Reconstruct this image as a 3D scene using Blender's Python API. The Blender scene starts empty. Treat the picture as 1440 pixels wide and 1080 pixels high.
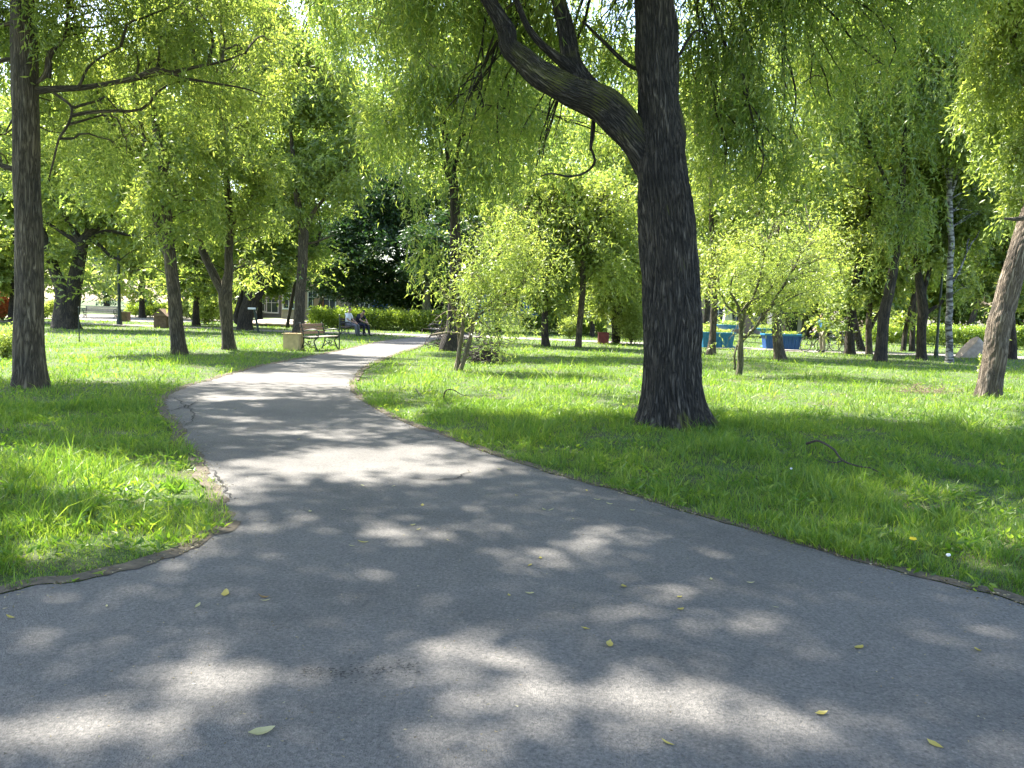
import bpy, math, random
import numpy as np
from math import radians as rad, pi, sin, cos
from mathutils import Vector, Matrix
rng = np.random.default_rng(11); random.seed(4)
sc = bpy.context.scene
C = sc.collection
# ------------------------------------------------------------------ camera model
FPX, CX, CY, CH = 1150.0, 720.0, 540.0, 1.5
PITCH, ROLL = rad(5.17), rad(1.7)
Fv = np.array([0, cos(PITCH), -sin(PITCH)]); U0 = np.array([0, sin(PITCH), cos(PITCH)]); R0 = np.array([1., 0, 0])
Rv = R0*cos(ROLL) + U0*sin(ROLL); Uv = U0*cos(ROLL) - R0*sin(ROLL)
CAM = np.array([0, 0, CH])
def ray(u, v): return Fv*FPX + Rv*(u-CX) + Uv*(CY-v)
def G(u, v, z=0.0):
    r = ray(u, v); t = (z-CH)/r[2]; return CAM + r*t
def A(u, v, d):
    r = ray(u, v); return CAM + r*(d/r[1])
def proj(P):
    Q = P - CAM; f = Q@Fv; ok = f > .3; f = np.where(ok, f, 1)
    u = CX + FPX*(Q@Rv)/f; v = CY - FPX*(Q@Uv)/f
    return np.where(ok, u, -9999), np.where(ok, v, -9999)
cd = bpy.data.cameras.new('camera'); cam = bpy.data.objects.new('camera', cd); C.objects.link(cam)
cam.matrix_world = Matrix(((Rv[0], Uv[0], -Fv[0], 0), (Rv[1], Uv[1], -Fv[1], 0), (Rv[2], Uv[2], -Fv[2], CH), (0, 0, 0, 1)))
cd.sensor_width = 36; cd.lens = FPX/1440*36; cd.clip_end = 1500; cd.clip_start = .05
sc.camera = cam
# ------------------------------------------------------------------ light
SEL = rad(58); sh = np.array([-.72, .69]); sh /= np.linalg.norm(sh)
S = np.array([sh[0]*cos(SEL), sh[1]*cos(SEL), sin(SEL)])
w = bpy.data.worlds.new("World"); sc.world = w; w.use_nodes = True
nt = w.node_tree; bg = nt.nodes['Background']; sky = nt.nodes.new('ShaderNodeTexSky')
sky.sky_type = 'NISHITA'; sky.sun_disc = False; sky.sun_elevation = SEL
sky.sun_rotation = math.atan2(S[0], S[1]); sky.dust_density = 1.8; sky.ozone_density = .6
nt.links.new(sky.outputs[0], bg.inputs[0]); bg.inputs[1].default_value = .13
sl = bpy.data.lights.new('sun', 'SUN'); sl.energy = 5.0; sl.angle = rad(.75); sl.color = (1, .95, .86)
so = bpy.data.objects.new('sun', sl); C.objects.link(so); so.location = (0, 0, 40)
so.rotation_euler = Vector(S).to_track_quat('Z', 'Y').to_euler()
sc.view_settings.view_transform = 'Standard'; sc.view_settings.look = 'None'; sc.view_settings.exposure = 2.3
sc.cycles.max_bounces = 7; sc.cycles.transmission_bounces = 4; sc.cycles.diffuse_bounces = 4
# ------------------------------------------------------------------ materials
def mat(name):
    m = bpy.data.materials.new(name); m.use_nodes = True
    n = m.node_tree.nodes; b = n['Principled BSDF']; return m, n, m.node_tree.links, b
def ramp(n, stops):
    r = n.new('ShaderNodeValToRGB'); e = r.color_ramp.elements
    while len(e) < len(stops): e.new(.5)
    for k, (p, c) in zip(e, stops): k.position = p; k.color = (*c, 1)
    return r
def simple(name, col, rough=.6, var=.15, scale=9, bump=.15, metal=0):
    m, n, L, b = mat(name)
    t = n.new('ShaderNodeTexCoord'); no = n.new('ShaderNodeTexNoise'); no.inputs['Scale'].default_value = scale; no.inputs['Detail'].default_value = 5
    L.new(t.outputs['Object'], no.inputs['Vector'])
    lo = tuple(c*(1-var) for c in col); hi = tuple(min(1, c*(1+var)) for c in col)
    r = ramp(n, [(.3, lo), (.7, hi)]); L.new(no.outputs[0], r.inputs[0]); L.new(r.outputs[0], b.inputs['Base Color'])
    bp = n.new('ShaderNodeBump'); bp.inputs['Strength'].default_value = bump; bp.inputs['Distance'].default_value = .01
    L.new(no.outputs[0], bp.inputs['Height']); L.new(bp.outputs[0], b.inputs['Normal'])
    b.inputs['Roughness'].default_value = rough; b.inputs['Metallic'].default_value = metal
    return m
def leafmat(name, c1, c2, c3, trans=.5, gloss=.12, tb=1.6):
    m = bpy.data.materials.new(name); m.use_nodes = True; n = m.node_tree.nodes; L = m.node_tree.links; n.clear()
    out = n.new('ShaderNodeOutputMaterial'); geo = n.new('ShaderNodeNewGeometry')
    r = ramp(n, [(0, c1), (.5, c2), (1, c3)]); L.new(geo.outputs['Random Per Island'], r.inputs[0])
    no = n.new('ShaderNodeTexNoise'); no.inputs['Scale'].default_value = .7; no.inputs['Detail'].default_value = 3
    L.new(geo.outputs['Position'], no.inputs['Vector'])
    mul = n.new('ShaderNodeMix'); mul.data_type = 'RGBA'; mul.blend_type = 'MULTIPLY'; mul.inputs[0].default_value = 1
    r2 = ramp(n, [(.3, (.75, .82, .8)), (.7, (1.15, 1.08, .9))]); L.new(no.outputs[0], r2.inputs[0])
    L.new(r.outputs[0], mul.inputs[6]); L.new(r2.outputs[0], mul.inputs[7])
    d = n.new('ShaderNodeBsdfDiffuse'); t = n.new('ShaderNodeBsdfTranslucent'); g = n.new('ShaderNodeBsdfGlossy'); g.inputs['Roughness'].default_value = .45
    g.inputs['Color'].default_value = (.8, .85, .8, 1)
    tc = n.new('ShaderNodeMix'); tc.data_type = 'RGBA'; tc.blend_type = 'MULTIPLY'; tc.inputs[0].default_value = 1; tc.inputs[7].default_value = (tb*1.08, tb*1.08, tb*.7, 1)
    L.new(mul.outputs[2], tc.inputs[6]); L.new(mul.outputs[2], d.inputs[0]); L.new(tc.outputs[2], t.inputs[0])
    m1 = n.new('ShaderNodeMixShader'); m1.inputs[0].default_value = trans; L.new(d.outputs[0], m1.inputs[1]); L.new(t.outputs[0], m1.inputs[2])
    m2 = n.new('ShaderNodeMixShader'); m2.inputs[0].default_value = gloss*.5; L.new(m1.outputs[0], m2.inputs[1]); L.new(g.outputs[0], m2.inputs[2])
    L.new(m2.outputs[0], out.inputs[0]); return m
LEAF = leafmat('willow_leaf', (.115, .185, .042), (.18, .245, .056), (.29, .33, .095), .62, .1)
LEAFY = leafmat('young_leaf', (.17, .235, .055), (.24, .30, .075), (.33, .385, .12), .52, .12)
LEAFM = leafmat('mid_leaf', (.13, .19, .044), (.205, .26, .062), (.31, .35, .105), .6, .1)
LEAFD = leafmat('dark_leaf', (.018, .05, .013), (.028, .07, .018), (.05, .10, .025), .3)
LEAFB = leafmat('hedge_leaf', (.11, .18, .025), (.2, .28, .04), (.32, .4, .06), .5)  # leaf colour lightened in place of sun missing from the hedge top
LEAFS = leafmat('spruce_needle', (.06, .12, .07), (.09, .16, .10), (.16, .24, .17), .3)
GRASS = leafmat('grass_blade', (.068, .15, .018), (.125, .22, .025), (.24, .31, .05), .55, .08)
def barkmat(name, dark, light, moss=0, sc_=1., bumpd=.03, depth=1., mw=.5, m0=.70, m1=.82, mosscol=(.13, .135, .025)):
    m, n, L, b = mat(name)
    at = n.new('ShaderNodeAttribute'); at.attribute_name = 'barkco'
    mp = n.new('ShaderNodeMapping'); mp.inputs['Scale'].default_value = (27*sc_, 27*sc_, 3.0*sc_); L.new(at.outputs['Vector'], mp.inputs[0])
    no = n.new('ShaderNodeTexNoise'); no.inputs['Detail'].default_value = 6; no.inputs['Roughness'].default_value = .55; no.inputs['Scale'].default_value = 1; no.inputs['Distortion'].default_value = .8
    L.new(mp.outputs[0], no.inputs['Vector'])
    sub = n.new('ShaderNodeMath'); sub.operation = 'SUBTRACT'; sub.inputs[1].default_value = .5; L.new(no.outputs[0], sub.inputs[0])
    ab = n.new('ShaderNodeMath'); ab.operation = 'ABSOLUTE'; L.new(sub.outputs[0], ab.inputs[0])
    mu = n.new('ShaderNodeMath'); mu.operation = 'MULTIPLY'; mu.inputs[1].default_value = 6.5*depth; mu.use_clamp = True; L.new(ab.outputs[0], mu.inputs[0])
    md = tuple((a_+b_)/2 for a_, b_ in zip(dark, light)); r = ramp(n, [(0, tuple(c*.5 for c in dark)), (.25, dark), (.6, md), (1, light)]); L.new(mu.outputs[0], r.inputs[0])
    n2 = n.new('ShaderNodeTexNoise'); n2.inputs['Scale'].default_value = 2.2; n2.inputs['Detail'].default_value = 6; L.new(at.outputs['Vector'], n2.inputs['Vector'])
    mx = n.new('ShaderNodeMix'); mx.data_type = 'RGBA'; mx.blend_type = 'MULTIPLY'; mx.inputs[0].default_value = 1
    r2 = ramp(n, [(.3, (.6, .62, .66)), (.7, (1.25, 1.2, 1.1))]); L.new(n2.outputs[0], r2.inputs[0])
    L.new(r.outputs[0], mx.inputs[6]); L.new(r2.outputs[0], mx.inputs[7]); src = mx.outputs[2]
    if moss:
        ge = n.new('ShaderNodeNewGeometry'); sp = n.new('ShaderNodeSeparateXYZ'); L.new(ge.outputs['Normal'], sp.inputs[0])
        ad = n.new('ShaderNodeMath'); ad.operation = 'MULTIPLY_ADD'; ad.inputs[1].default_value = mw; L.new(sp.outputs[2], ad.inputs[0])
        L.new(n2.outputs[0], ad.inputs[2])
        r3 = ramp(n, [(m0, (0, 0, 0)), (m1, (moss, moss, moss))]); L.new(ad.outputs[0], r3.inputs[0])
        m3 = n.new('ShaderNodeMix'); m3.data_type = 'RGBA'; L.new(r3.outputs[0], m3.inputs[0]); L.new(src, m3.inputs[6]); m3.inputs[7].default_value = (*mosscol, 1); src = m3.outputs[2]
    L.new(src, b.inputs['Base Color']); b.inputs['Roughness'].default_value = .9
    bp = n.new('ShaderNodeBump'); bp.inputs['Strength'].default_value = .9; bp.inputs['Distance'].default_value = bumpd; L.new(mu.outputs[0], bp.inputs['Height']); L.new(bp.outputs[0], b.inputs['Normal'])
    return m
BARK_MAIN = barkmat('old_willow_bark', (.042, .036, .031), (.135, .118, .10), .95, 1.05, .06)
BARK_LIMB = barkmat('mossy_limb_bark', (.042, .036, .031), (.135, .118, .10), .9, 1.05, .06, mw=.16, m0=.49, m1=.62)
BARK = barkmat('park_tree_bark', (.09, .07, .047), (.225, .185, .13), .4, .9, .04)
BARK_D = barkmat('dark_bark', (.04, .032, .025), (.105, .085, .064), 0, .9, .03)
BARK_L = barkmat('pale_scaly_bark', (.15, .115, .085), (.33, .275, .22), 0, .8, .05)
def birchmat():
    m, n, L, b = mat('birch_bark')
    at = n.new('ShaderNodeAttribute'); at.attribute_name = 'barkco'
    mp = n.new('ShaderNodeMapping'); mp.inputs['Scale'].default_value = (3, 3, 9); L.new(at.outputs['Vector'], mp.inputs[0])
    no = n.new('ShaderNodeTexNoise'); no.inputs['Scale'].default_value = 1.4; no.inputs['Detail'].default_value = 6; L.new(mp.outputs[0], no.inputs['Vector'])
    r = ramp(n, [(.46, (.04, .037, .033)), (.56, (.27, .265, .255))]); L.new(no.outputs[0], r.inputs[0]); L.new(r.outputs[0], b.inputs['Base Color']); b.inputs['Roughness'].default_value = .7
    return m
BIRCH = birchmat()
def asphaltmat():
    m, n, L, b = mat('worn_asphalt'); ge = n.new('ShaderNodeNewGeometry')
    def noise(s, d=4, rgh=.6):
        k = n.new('ShaderNodeTexNoise'); k.inputs['Scale'].default_value = s; k.inputs['Detail'].default_value = d; k.inputs['Roughness'].default_value = rgh; L.new(ge.outputs['Position'], k.inputs['Vector']); return k
    a = noise(.55, 10, .72); f = noise(62, 6, .8); vo = n.new('ShaderNodeTexVoronoi'); vo.inputs['Scale'].default_value = 130; L.new(ge.outputs['Position'], vo.inputs['Vector'])
    r = ramp(n, [(.3, (.098, .093, .087)), (.5, (.138, .131, .122)), (.62, (.152, .144, .134)), (.75, (.18, .17, .156))]); L.new(a.outputs[0], r.inputs[0])
    rf = ramp(n, [(.32, (.45, .45, .45)), (.5, (1, 1, 1)), (.66, (1.5, 1.47, 1.42))]); L.new(f.outputs[0], rf.inputs[0])
    mx = n.new('ShaderNodeMix'); mx.data_type = 'RGBA'; mx.blend_type = 'MULTIPLY'; mx.inputs[0].default_value = .95; L.new(r.outputs[0], mx.inputs[6]); L.new(rf.outputs[0], mx.inputs[7])
    sp = n.new('ShaderNodeSeparateColor'); L.new(vo.outputs['Color'], sp.inputs[0])
    rv = ramp(n, [(.0, (.35, .35, .35)), (.06, (1, 1, 1)), (.93, (1, 1, 1)), (.97, (1.6, 1.57, 1.5))]); L.new(sp.outputs[0], rv.inputs[0])
    m2 = n.new('ShaderNodeMix'); m2.data_type = 'RGBA'; m2.blend_type = 'MULTIPLY'; m2.inputs[0].default_value = .55; L.new(mx.outputs[2], m2.inputs[6]); L.new(rv.outputs[0], m2.inputs[7])
    L.new(m2.outputs[2], b.inputs['Base Color']); b.inputs['Roughness'].default_value = .82; b.inputs['Specular IOR Level'].default_value = .35
    ad = n.new('ShaderNodeMath'); ad.operation = 'ADD'; L.new(f.outputs[0], ad.inputs[0]); L.new(vo.outputs['Distance'], ad.inputs[1])
    bp = n.new('ShaderNodeBump'); bp.inputs['Strength'].default_value = .8; bp.inputs['Distance'].default_value = .008; L.new(ad.outputs[0], bp.inputs['Height'])
    b2 = n.new('ShaderNodeBump'); b2.inputs['Strength'].default_value = .4; b2.inputs['Distance'].default_value = .05; L.new(a.outputs[0], b2.inputs['Height']); L.new(bp.outputs[0], b2.inputs['Normal']); L.new(b2.outputs[0], b.inputs['Normal'])
    return m
ASPHALT = asphaltmat()
def soilmat():
    m, n, L, b = mat('soil_and_moss'); ge = n.new('ShaderNodeNewGeometry')
    a = n.new('ShaderNodeTexNoise'); a.inputs['Scale'].default_value = 1.3; a.inputs['Detail'].default_value = 8; L.new(ge.outputs['Position'], a.inputs['Vector'])
    f = n.new('ShaderNodeTexNoise'); f.inputs['Scale'].default_value = 40; f.inputs['Detail'].default_value = 6; L.new(ge.outputs['Position'], f.inputs['Vector'])
    r = ramp(n, [(.3, (.07, .065, .03)), (.5, (.05, .08, .02)), (.7, (.06, .11, .02))]); L.new(a.outputs[0], r.inputs[0])
    rf = ramp(n, [(.3, (.5, .5, .5)), (.7, (1.5, 1.45, 1.3))]); L.new(f.outputs[0], rf.inputs[0])
    mx = n.new('ShaderNodeMix'); mx.data_type = 'RGBA'; mx.blend_type = 'MULTIPLY'; mx.inputs[0].default_value = 1; L.new(r.outputs[0], mx.inputs[6]); L.new(rf.outputs[0], mx.inputs[7])
    L.new(mx.outputs[2], b.inputs['Base Color']); b.inputs['Roughness'].default_value = .95
    bp = n.new('ShaderNodeBump'); bp.inputs['Distance'].default_value = .02; L.new(f.outputs[0], bp.inputs['Height']); L.new(bp.outputs[0], b.inputs['Normal']); return m
SOIL = soilmat()
DIRT = simple('edge_dirt', (.085, .068, .045), .95, .5, 25, .8)
PAVE = simple('pale_pavement', (.2, .18, .155), .9, .2, 6)
CRACK = simple('dark_crack', (.035, .033, .03), 1, .4, 40)
IRON = simple('dark_green_iron', (.012, .028, .022), .4, .2, 20, .1, .0)
WOODP = simple('pale_slats', (.42, .36, .29), .7, .25, 14)  # paler slat tone than the reddish one
WOODR = simple('reddish_slats', (.17, .11, .08), .6, .25, 14)
BOXM = simple('yellowish_plywood', (.52, .40, .21), .8, .18, 7, .4)
STONE = simple('pinkish_stone', (.40, .33, .28), .9, .25, 5, .6)
BLUE = simple('turquoise_paint', (.02, .17, .33), .5, .2, 6)
BLUED = simple('deep_blue_paint', (.012, .08, .27), .5, .2, 3)
BEIGE = simple('beige_plaster', (.40, .31, .24), .9, .08, 1.5)
BROWNW = simple('brown_plaster', (.33, .23, .15), .9, .12, 1.5)
WHITEP = simple('white_paint', (.72, .72, .70), .5, .05, 3)
GREYW = simple('grey_plaster', (.17, .17, .18), .9, .1, 1.5)
ROOFM = simple('roof_brown', (.16, .09, .07), .8, .2, 4)
GLASS = simple('dark_window_glass', (.03, .045, .06), .08, .1, 2, 0)
RUST = simple('rusty_downpipe', (.30, .12, .05), .6, .2, 6)
REDB = simple('dark_red_paint', (.16, .025, .03), .6, .3, 5)
BLACK = simple('black_rubber', (.015, .015, .016), .6, .2, 10)
CHROME = simple('scratched_steel', (.35, .35, .36), .35, .1, 10, .1, 1)
GLOBE = simple('milky_glass_globe', (.75, .76, .76), .25, .03, 3, 0)
SKIN = simple('skin', (.42, .25, .18), .55, .1, 8, .05)
CLW = simple('white_cotton', (.72, .72, .74), .9, .06, 12)
CLD = simple('navy_cloth', (.015, .018, .035), .9, .2, 12)
CLK = simple('khaki_cloth', (.30, .27, .20), .9, .1, 12)
CLB = simple('blue_cotton', (.02, .18, .48), .9, .1, 12)
CLG = simple('grey_cloth', (.12, .12, .14), .9, .1, 12)
HAIR = simple('dark_hair', (.02, .015, .012), .6, .2, 40)
BRICKB = simple('weathered_wood_brown', (.15, .10, .065), .85, .3, 6, .5)
DEAD = simple('dry_twig', (.22, .16, .11), .9, .3, 20)
DEADD = simple('dark_dead_wood', (.045, .035, .03), .9, .3, 20)
YLEAF = leafmat('yellow_fallen_leaf', (.34, .30, .07), (.42, .36, .10), (.36, .24, .08), .2)
GLEAF = leafmat('pale_fallen_leaf', (.36, .34, .16), (.45, .42, .25), (.4, .36, .2), .3)
YEL = simple('dandelion_yellow', (.8, .55, .02), .8, .1, 30)
ORANGE = simple('orange_blossom', (.55, .16, .06), .8, .3, 30)
# ------------------------------------------------------------------ mesh helpers
def link(name, me, m, parent=None):
    o = bpy.data.objects.new(name, me); C.objects.link(o)
    if m is not None:
        for k in (m if isinstance(m, list) else [m]): me.materials.append(k)
    if parent is not None:
        o.parent = parent; o.matrix_parent_inverse = Matrix.Translation(-Vector(parent.location))@Matrix.Identity(4) if False else o.matrix_parent_inverse
    return o
def meshnp(name, V, Fs, smooth=False, attr=None, mats=None):
    V = np.asarray(V, np.float32); me = bpy.data.meshes.new(name)
    tot = sum(f.size for f in Fs); nf = sum(len(f) for f in Fs)
    me.vertices.add(len(V)); me.vertices.foreach_set('co', V.ravel())
    me.loops.add(tot); me.loops.foreach_set('vertex_index', np.concatenate([f.ravel() for f in Fs]).astype(np.int32))
    ls = []; s = 0
    for f in Fs: ls.append(s + np.arange(len(f))*f.shape[1]); s += f.size
    me.polygons.add(nf); me.polygons.foreach_set('loop_start', np.concatenate(ls).astype(np.int32))
    if smooth: me.polygons.foreach_set('use_smooth', np.ones(nf, bool))
    else: me.polygons.foreach_set('use_smooth', np.zeros(nf, bool))
    if mats is not None: me.polygons.foreach_set('material_index', np.asarray(mats, np.int32))
    if attr is not None:
        a = me.attributes.new('barkco', 'FLOAT_VECTOR', 'POINT'); a.data.foreach_set('vector', np.asarray(attr, np.float32).ravel())
    me.update(calc_edges=True); return me
class MB:
    def __init__(s): s.V = []; s.F = {3: [], 4: []}; s.B = []; s.n = 0; s.N = []
    def add(s, V, F, B=None):
        V = np.asarray(V, float); s.V.append(V)
        for f in F:
            f = np.asarray(f)
            if f.ndim == 1: f = f[None]
            if f.size:
                if f.shape[1] > 4: s.N += [f+s.n]
                else: s.F[f.shape[1]].append(f+s.n)
        s.B.append(B if B is not None else V); s.n += len(V)
    def box(s, c, d, rz=0, taper=1., rx=0):
        c = np.asarray(c, float); h = np.asarray(d, float)/2
        V = np.array([[x*(taper if z > 0 else 1), y*(taper if z > 0 else 1), z] for z in (-1, 1) for x, y in ((-1, -1), (1, -1), (1, 1), (-1, 1))])*h
        if rx: V = V@np.array([[1, 0, 0], [0, cos(rx), sin(rx)], [0, -sin(rx), cos(rx)]])
        V = V@np.array([[cos(rz), sin(rz), 0], [-sin(rz), cos(rz), 0], [0, 0, 1]])+c
        s.add(V, [np.array([[0, 3, 2, 1], [4, 5, 6, 7], [0, 1, 5, 4], [1, 2, 6, 5], [2, 3, 7, 6], [3, 0, 4, 7]])]); return s
    def tube(s, P, R, seg=8, cap=True, step=None, wig=0, disp=None, closed=False):
        P = np.asarray(P, float); R = np.asarray(R if np.ndim(R) else [R]*len(P), float)
        if step: P, R = resample(P, R, step, wig)
        n = len(P); T = np.gradient(P, axis=0); T /= np.linalg.norm(T, axis=1)[:, None]+1e-9
        a = np.array([1, 0, 0]) if abs(T[0][0]) < .8 else np.array([0, 1., 0]); u = a-T[0]*(a@T[0]); u /= np.linalg.norm(u)
        Us = np.empty((n, 3))
        for i in range(n):
            u = u-T[i]*(u@T[i]); u /= np.linalg.norm(u)+1e-9; Us[i] = u
        W = np.cross(T, Us); th = np.arange(seg)*2*pi/seg
        L = np.concatenate([[0], np.cumsum(np.linalg.norm(np.diff(P, axis=0), axis=1))])
        rr = R[:, None]*np.ones(seg)
        if disp is not None: rr = rr*disp(th[None], L[:, None], P)
        V = P[:, None]+rr[..., None]*(np.cos(th)[None, :, None]*Us[:, None]+np.sin(th)[None, :, None]*W[:, None])
        off = s.n*.013
        B = np.stack([np.cos(th)[None]*R[:, None]+off, np.sin(th)[None]*R[:, None]+off*1.7, L[:, None]+0*rr], -1)
        i = np.arange(n-1)[:, None]*seg; j = np.arange(seg)[None]; k = (j+1) % seg
        F = np.stack([i+j, i+k, i+seg+k, i+seg+j], -1).reshape(-1, 4)
        V = V.reshape(-1, 3); B = B.reshape(-1, 3); Fl = [F]
        if cap and n > 1:
            V = np.vstack([V, P[0], P[-1]]); B = np.vstack([B, B[0], B[-1]]); m = n*seg
            jj = np.arange(seg); kk = (jj+1) % seg
            Fl.append(np.stack([kk, jj, np.full(seg, m)], -1)); Fl.append(np.stack([jj+(n-1)*seg, kk+(n-1)*seg, np.full(seg, m+1)], -1))
        s.add(V, Fl, B); return s
    def lathe(s, prof, c, seg=16):
        th = np.arange(seg)*2*pi/seg; n = len(prof); V = np.array([[r*cos(t), r*sin(t), z] for r, z in prof for t in th])+np.asarray(c)
        i = np.arange(n-1)[:, None]*seg; j = np.arange(seg)[None]; k = (j+1) % seg
        s.add(V, [np.stack([i+j, i+k, i+seg+k, i+seg+j], -1).reshape(-1, 4)]); return s
    def mesh(s, name, smooth=True):
        V = np.vstack(s.V); Fs = [np.vstack(s.F[k]) for k in (3, 4) if s.F[k]]
        return meshnp(name, V, Fs+s.N, smooth, np.vstack(s.B))
    def build(s, name, m, parent=None, smooth=False, bevel=0):
        loc = np.zeros(3)
        if parent is not None: loc = np.array(world_loc(parent))
        s.V = [v-loc for v in s.V]
        me = s.mesh(name, smooth); o = link(name, me, m, parent)
        if bevel:
            b = o.modifiers.new('bevel', 'BEVEL'); b.width = bevel; b.segments = 2; b.limit_method = 'ANGLE'
        return o
def world_loc(o):
    v = Vector((0, 0, 0))
    while o is not None: v += o.location; o = o.parent
    return v
def resample(P, R, step, wig=0):
    P = np.asarray(P, float); n = len(P); out = []; ro = []
    Q = np.vstack([2*P[0]-P[1], P, 2*P[-1]-P[-2]]); 
    for i in range(n-1):
        p0, p1, p2, p3 = Q[i], Q[i+1], Q[i+2], Q[i+3]; k = max(2, int(np.linalg.norm(p2-p1)/step))
        t = np.linspace(0, 1, k, endpoint=False)[:, None]
        out.append(.5*((2*p1)+(p2-p0)*t+(2*p0-5*p1+4*p2-p3)*t**2+(-p0+3*p1-3*p2+p3)*t**3)); ro.append(R[i]+(R[i+1]-R[i])*t[:, 0])
    out.append(P[-1:]); ro.append([R[-1]]); P2 = np.vstack(out); R2 = np.concatenate(ro)
    if wig:
        s = np.linspace(0, 1, len(P2)); ln = np.linalg.norm(P[-1]-P[0])
        for ax in range(3):
            ph = rng.uniform(0, 6.28, 3); w_ = wig*(np.sin(s*ln*2.3+ph[0])*.6+np.sin(s*ln*5+ph[1])*.3+np.sin(s*ln*9+ph[2])*.15)
            P2[:, ax] += w_*np.sin(np.minimum(s*4, 1)*pi/2)
    return P2, R2
def tag(o, label=None, cat=None, group=None, kind=None):
    if label: o['label'] = label
    if cat: o['category'] = cat
    if group: o['group'] = group
    if kind: o['kind'] = kind
    return o
def empty(name, loc, label=None, cat=None, group=None, rz=0):
    o = bpy.data.objects.new(name, None); C.objects.link(o); o.location = tuple(loc); o.rotation_euler.z = rz; o.empty_display_size = .2
    return tag(o, label, cat, group)
def copy_tree(o, parent=None):
    c = o.copy(); C.objects.link(c); c.parent = parent
    for ch in list(o.children): copy_tree(ch, c)
    return c
def snoise(x, y, f=1., seed=0):
    r = np.random.default_rng(seed); v = 0; a = 1; tot = 0
    for o in range(3):
        for k in range(4):
            th = r.uniform(0, 2*pi); ph = r.uniform(0, 2*pi); ff = f*(2**o)*r.uniform(.7, 1.4); v = v+a*np.sin((x*cos(th)+y*sin(th))*ff*2*pi+ph)
        tot += a*2; a *= .6
    return v/tot
# ------------------------------------------------------------------ sun patches (gaps kept open in the crowns along the sun's way)
# (u, v, ru, rv, strength)
PATCH = [(95,1035,125,36,1),(270,958,100,30,1),(90,905,100,13,.6),(270,905,60,12,.5),(640,925,100,28,.95),(725,990,120,20,1),(660,1045,80,26,.8),
 (1060,887,66,15,1),(1145,922,30,9,1),(940,1000,95,38,1),(1130,1030,90,32,1),(930,832,70,14,.8),(860,870,90,16,.8),(990,925,60,12,.5),(1400,905,30,9,.6),(1230,1005,110,15,.6),(1400,1060,90,20,.5),
 (570,752,66,11,.9),(660,742,50,9,.7),(780,788,70,12,.85),(850,768,60,10,.8),(200,830,60,12,.6),(130,825,60,8,.5),(740,760,50,8,.4),(600,820,60,10,.4),(380,880,70,9,.4),(1010,800,60,8,.35),(420,740,60,8,.6),(330,770,50,8,.5),
 (470,655,170,19,1.1),(560,640,110,17,1.1),(640,660,60,14,1.1),(330,690,36,18,1),(430,612,110,7,.9),(330,590,80,6,.9),(440,560,130,4,.9),(330,562,90,5,1),(390,545,100,4,.9),(420,528,90,3.5,1),(500,592,60,5,.6),(480,510,90,3,1),(450,520,90,2,.7),(540,490,70,3.5,1),(470,572,90,3,.7),(300,575,50,4,1),
 (170,680,200,30,1.1),(40,650,90,12,.8),(120,770,150,20,.9),(230,730,90,16,.85),(60,600,60,8,.7),(150,612,90,6,.5),(250,655,60,10,.9),
 (130,530,150,10,1.1),(260,520,80,6,.9),(110,482,130,6,1),(300,480,120,6,1),(20,470,50,10,1),(430,487,50,8,1),(120,455,140,4,.8),(60,560,50,5,.5),
 (640,545,120,13,1.1),(760,570,140,18,1.1),(590,580,60,10,1),(850,585,60,10,.9),(560,545,60,10,1),(640,520,100,6,.9),(560,602,50,8,.8),(800,530,110,7,.8),(700,640,50,10,.6),(640,618,60,10,.6),
 (1080,570,100,16,1.1),(1200,560,130,20,1.1),(1330,575,130,24,1.15),(1400,600,60,18,1),(1420,550,60,16,1),(1040,595,50,10,.7),(1300,540,110,8,.9),(1180,515,150,4,.8),(1080,500,100,4,.8),(1000,512,60,5,.9),(820,498,100,4,1),(760,480,120,3,.8),
 (1340,700,110,22,.85),(1420,760,70,36,.85),(1250,760,90,16,.7),(1240,690,40,14,.8),(1180,740,60,8,.5),(1430,660,40,12,.5),(900,660,50,8,.4),(760,640,60,7,.6),(1050,640,60,6,.35)]
PATCH += [(400,600,120,7,.55),(430,578,140,4,.6),(380,552,120,4,.6),(440,535,120,4,.5),(480,515,110,3,.6),(540,495,80,4,.7),(380,628,110,6,.7),(600,665,90,14,1),(420,690,80,10,.5),
 (1250,545,220,18,.9),(700,560,160,20,.8),(1180,580,200,14,.9),(200,540,180,8,.7),(200,485,220,8,.8),(880,540,80,12,.8),(1000,560,60,20,.9)]
PATCH = np.array(PATCH, float); fg_ = PATCH[:, 1] > 730; PATCH[fg_, 2:4] *= [1.1, 1.2]
def bright(P):
    g = P - S[None]*(P[:, 2:3]/S[2]); u, v = proj(g)
    n1 = snoise(g[:, 0], g[:, 1], .55, 5); n2 = snoise(g[:, 0], g[:, 1], .55, 6)
    sc_ = np.clip((v-430)/170, .05, 1.6)
    u = u+n1*22*sc_; v = v+n2*9*sc_
    b = np.zeros(len(P))
    for c in PATCH:
        q = ((u-c[0])/c[2])**2+((v-c[1])/c[3])**2
        b = np.maximum(b, c[4]*np.exp(-np.minimum(q, 9)**1.6*.45))
    return b
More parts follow.
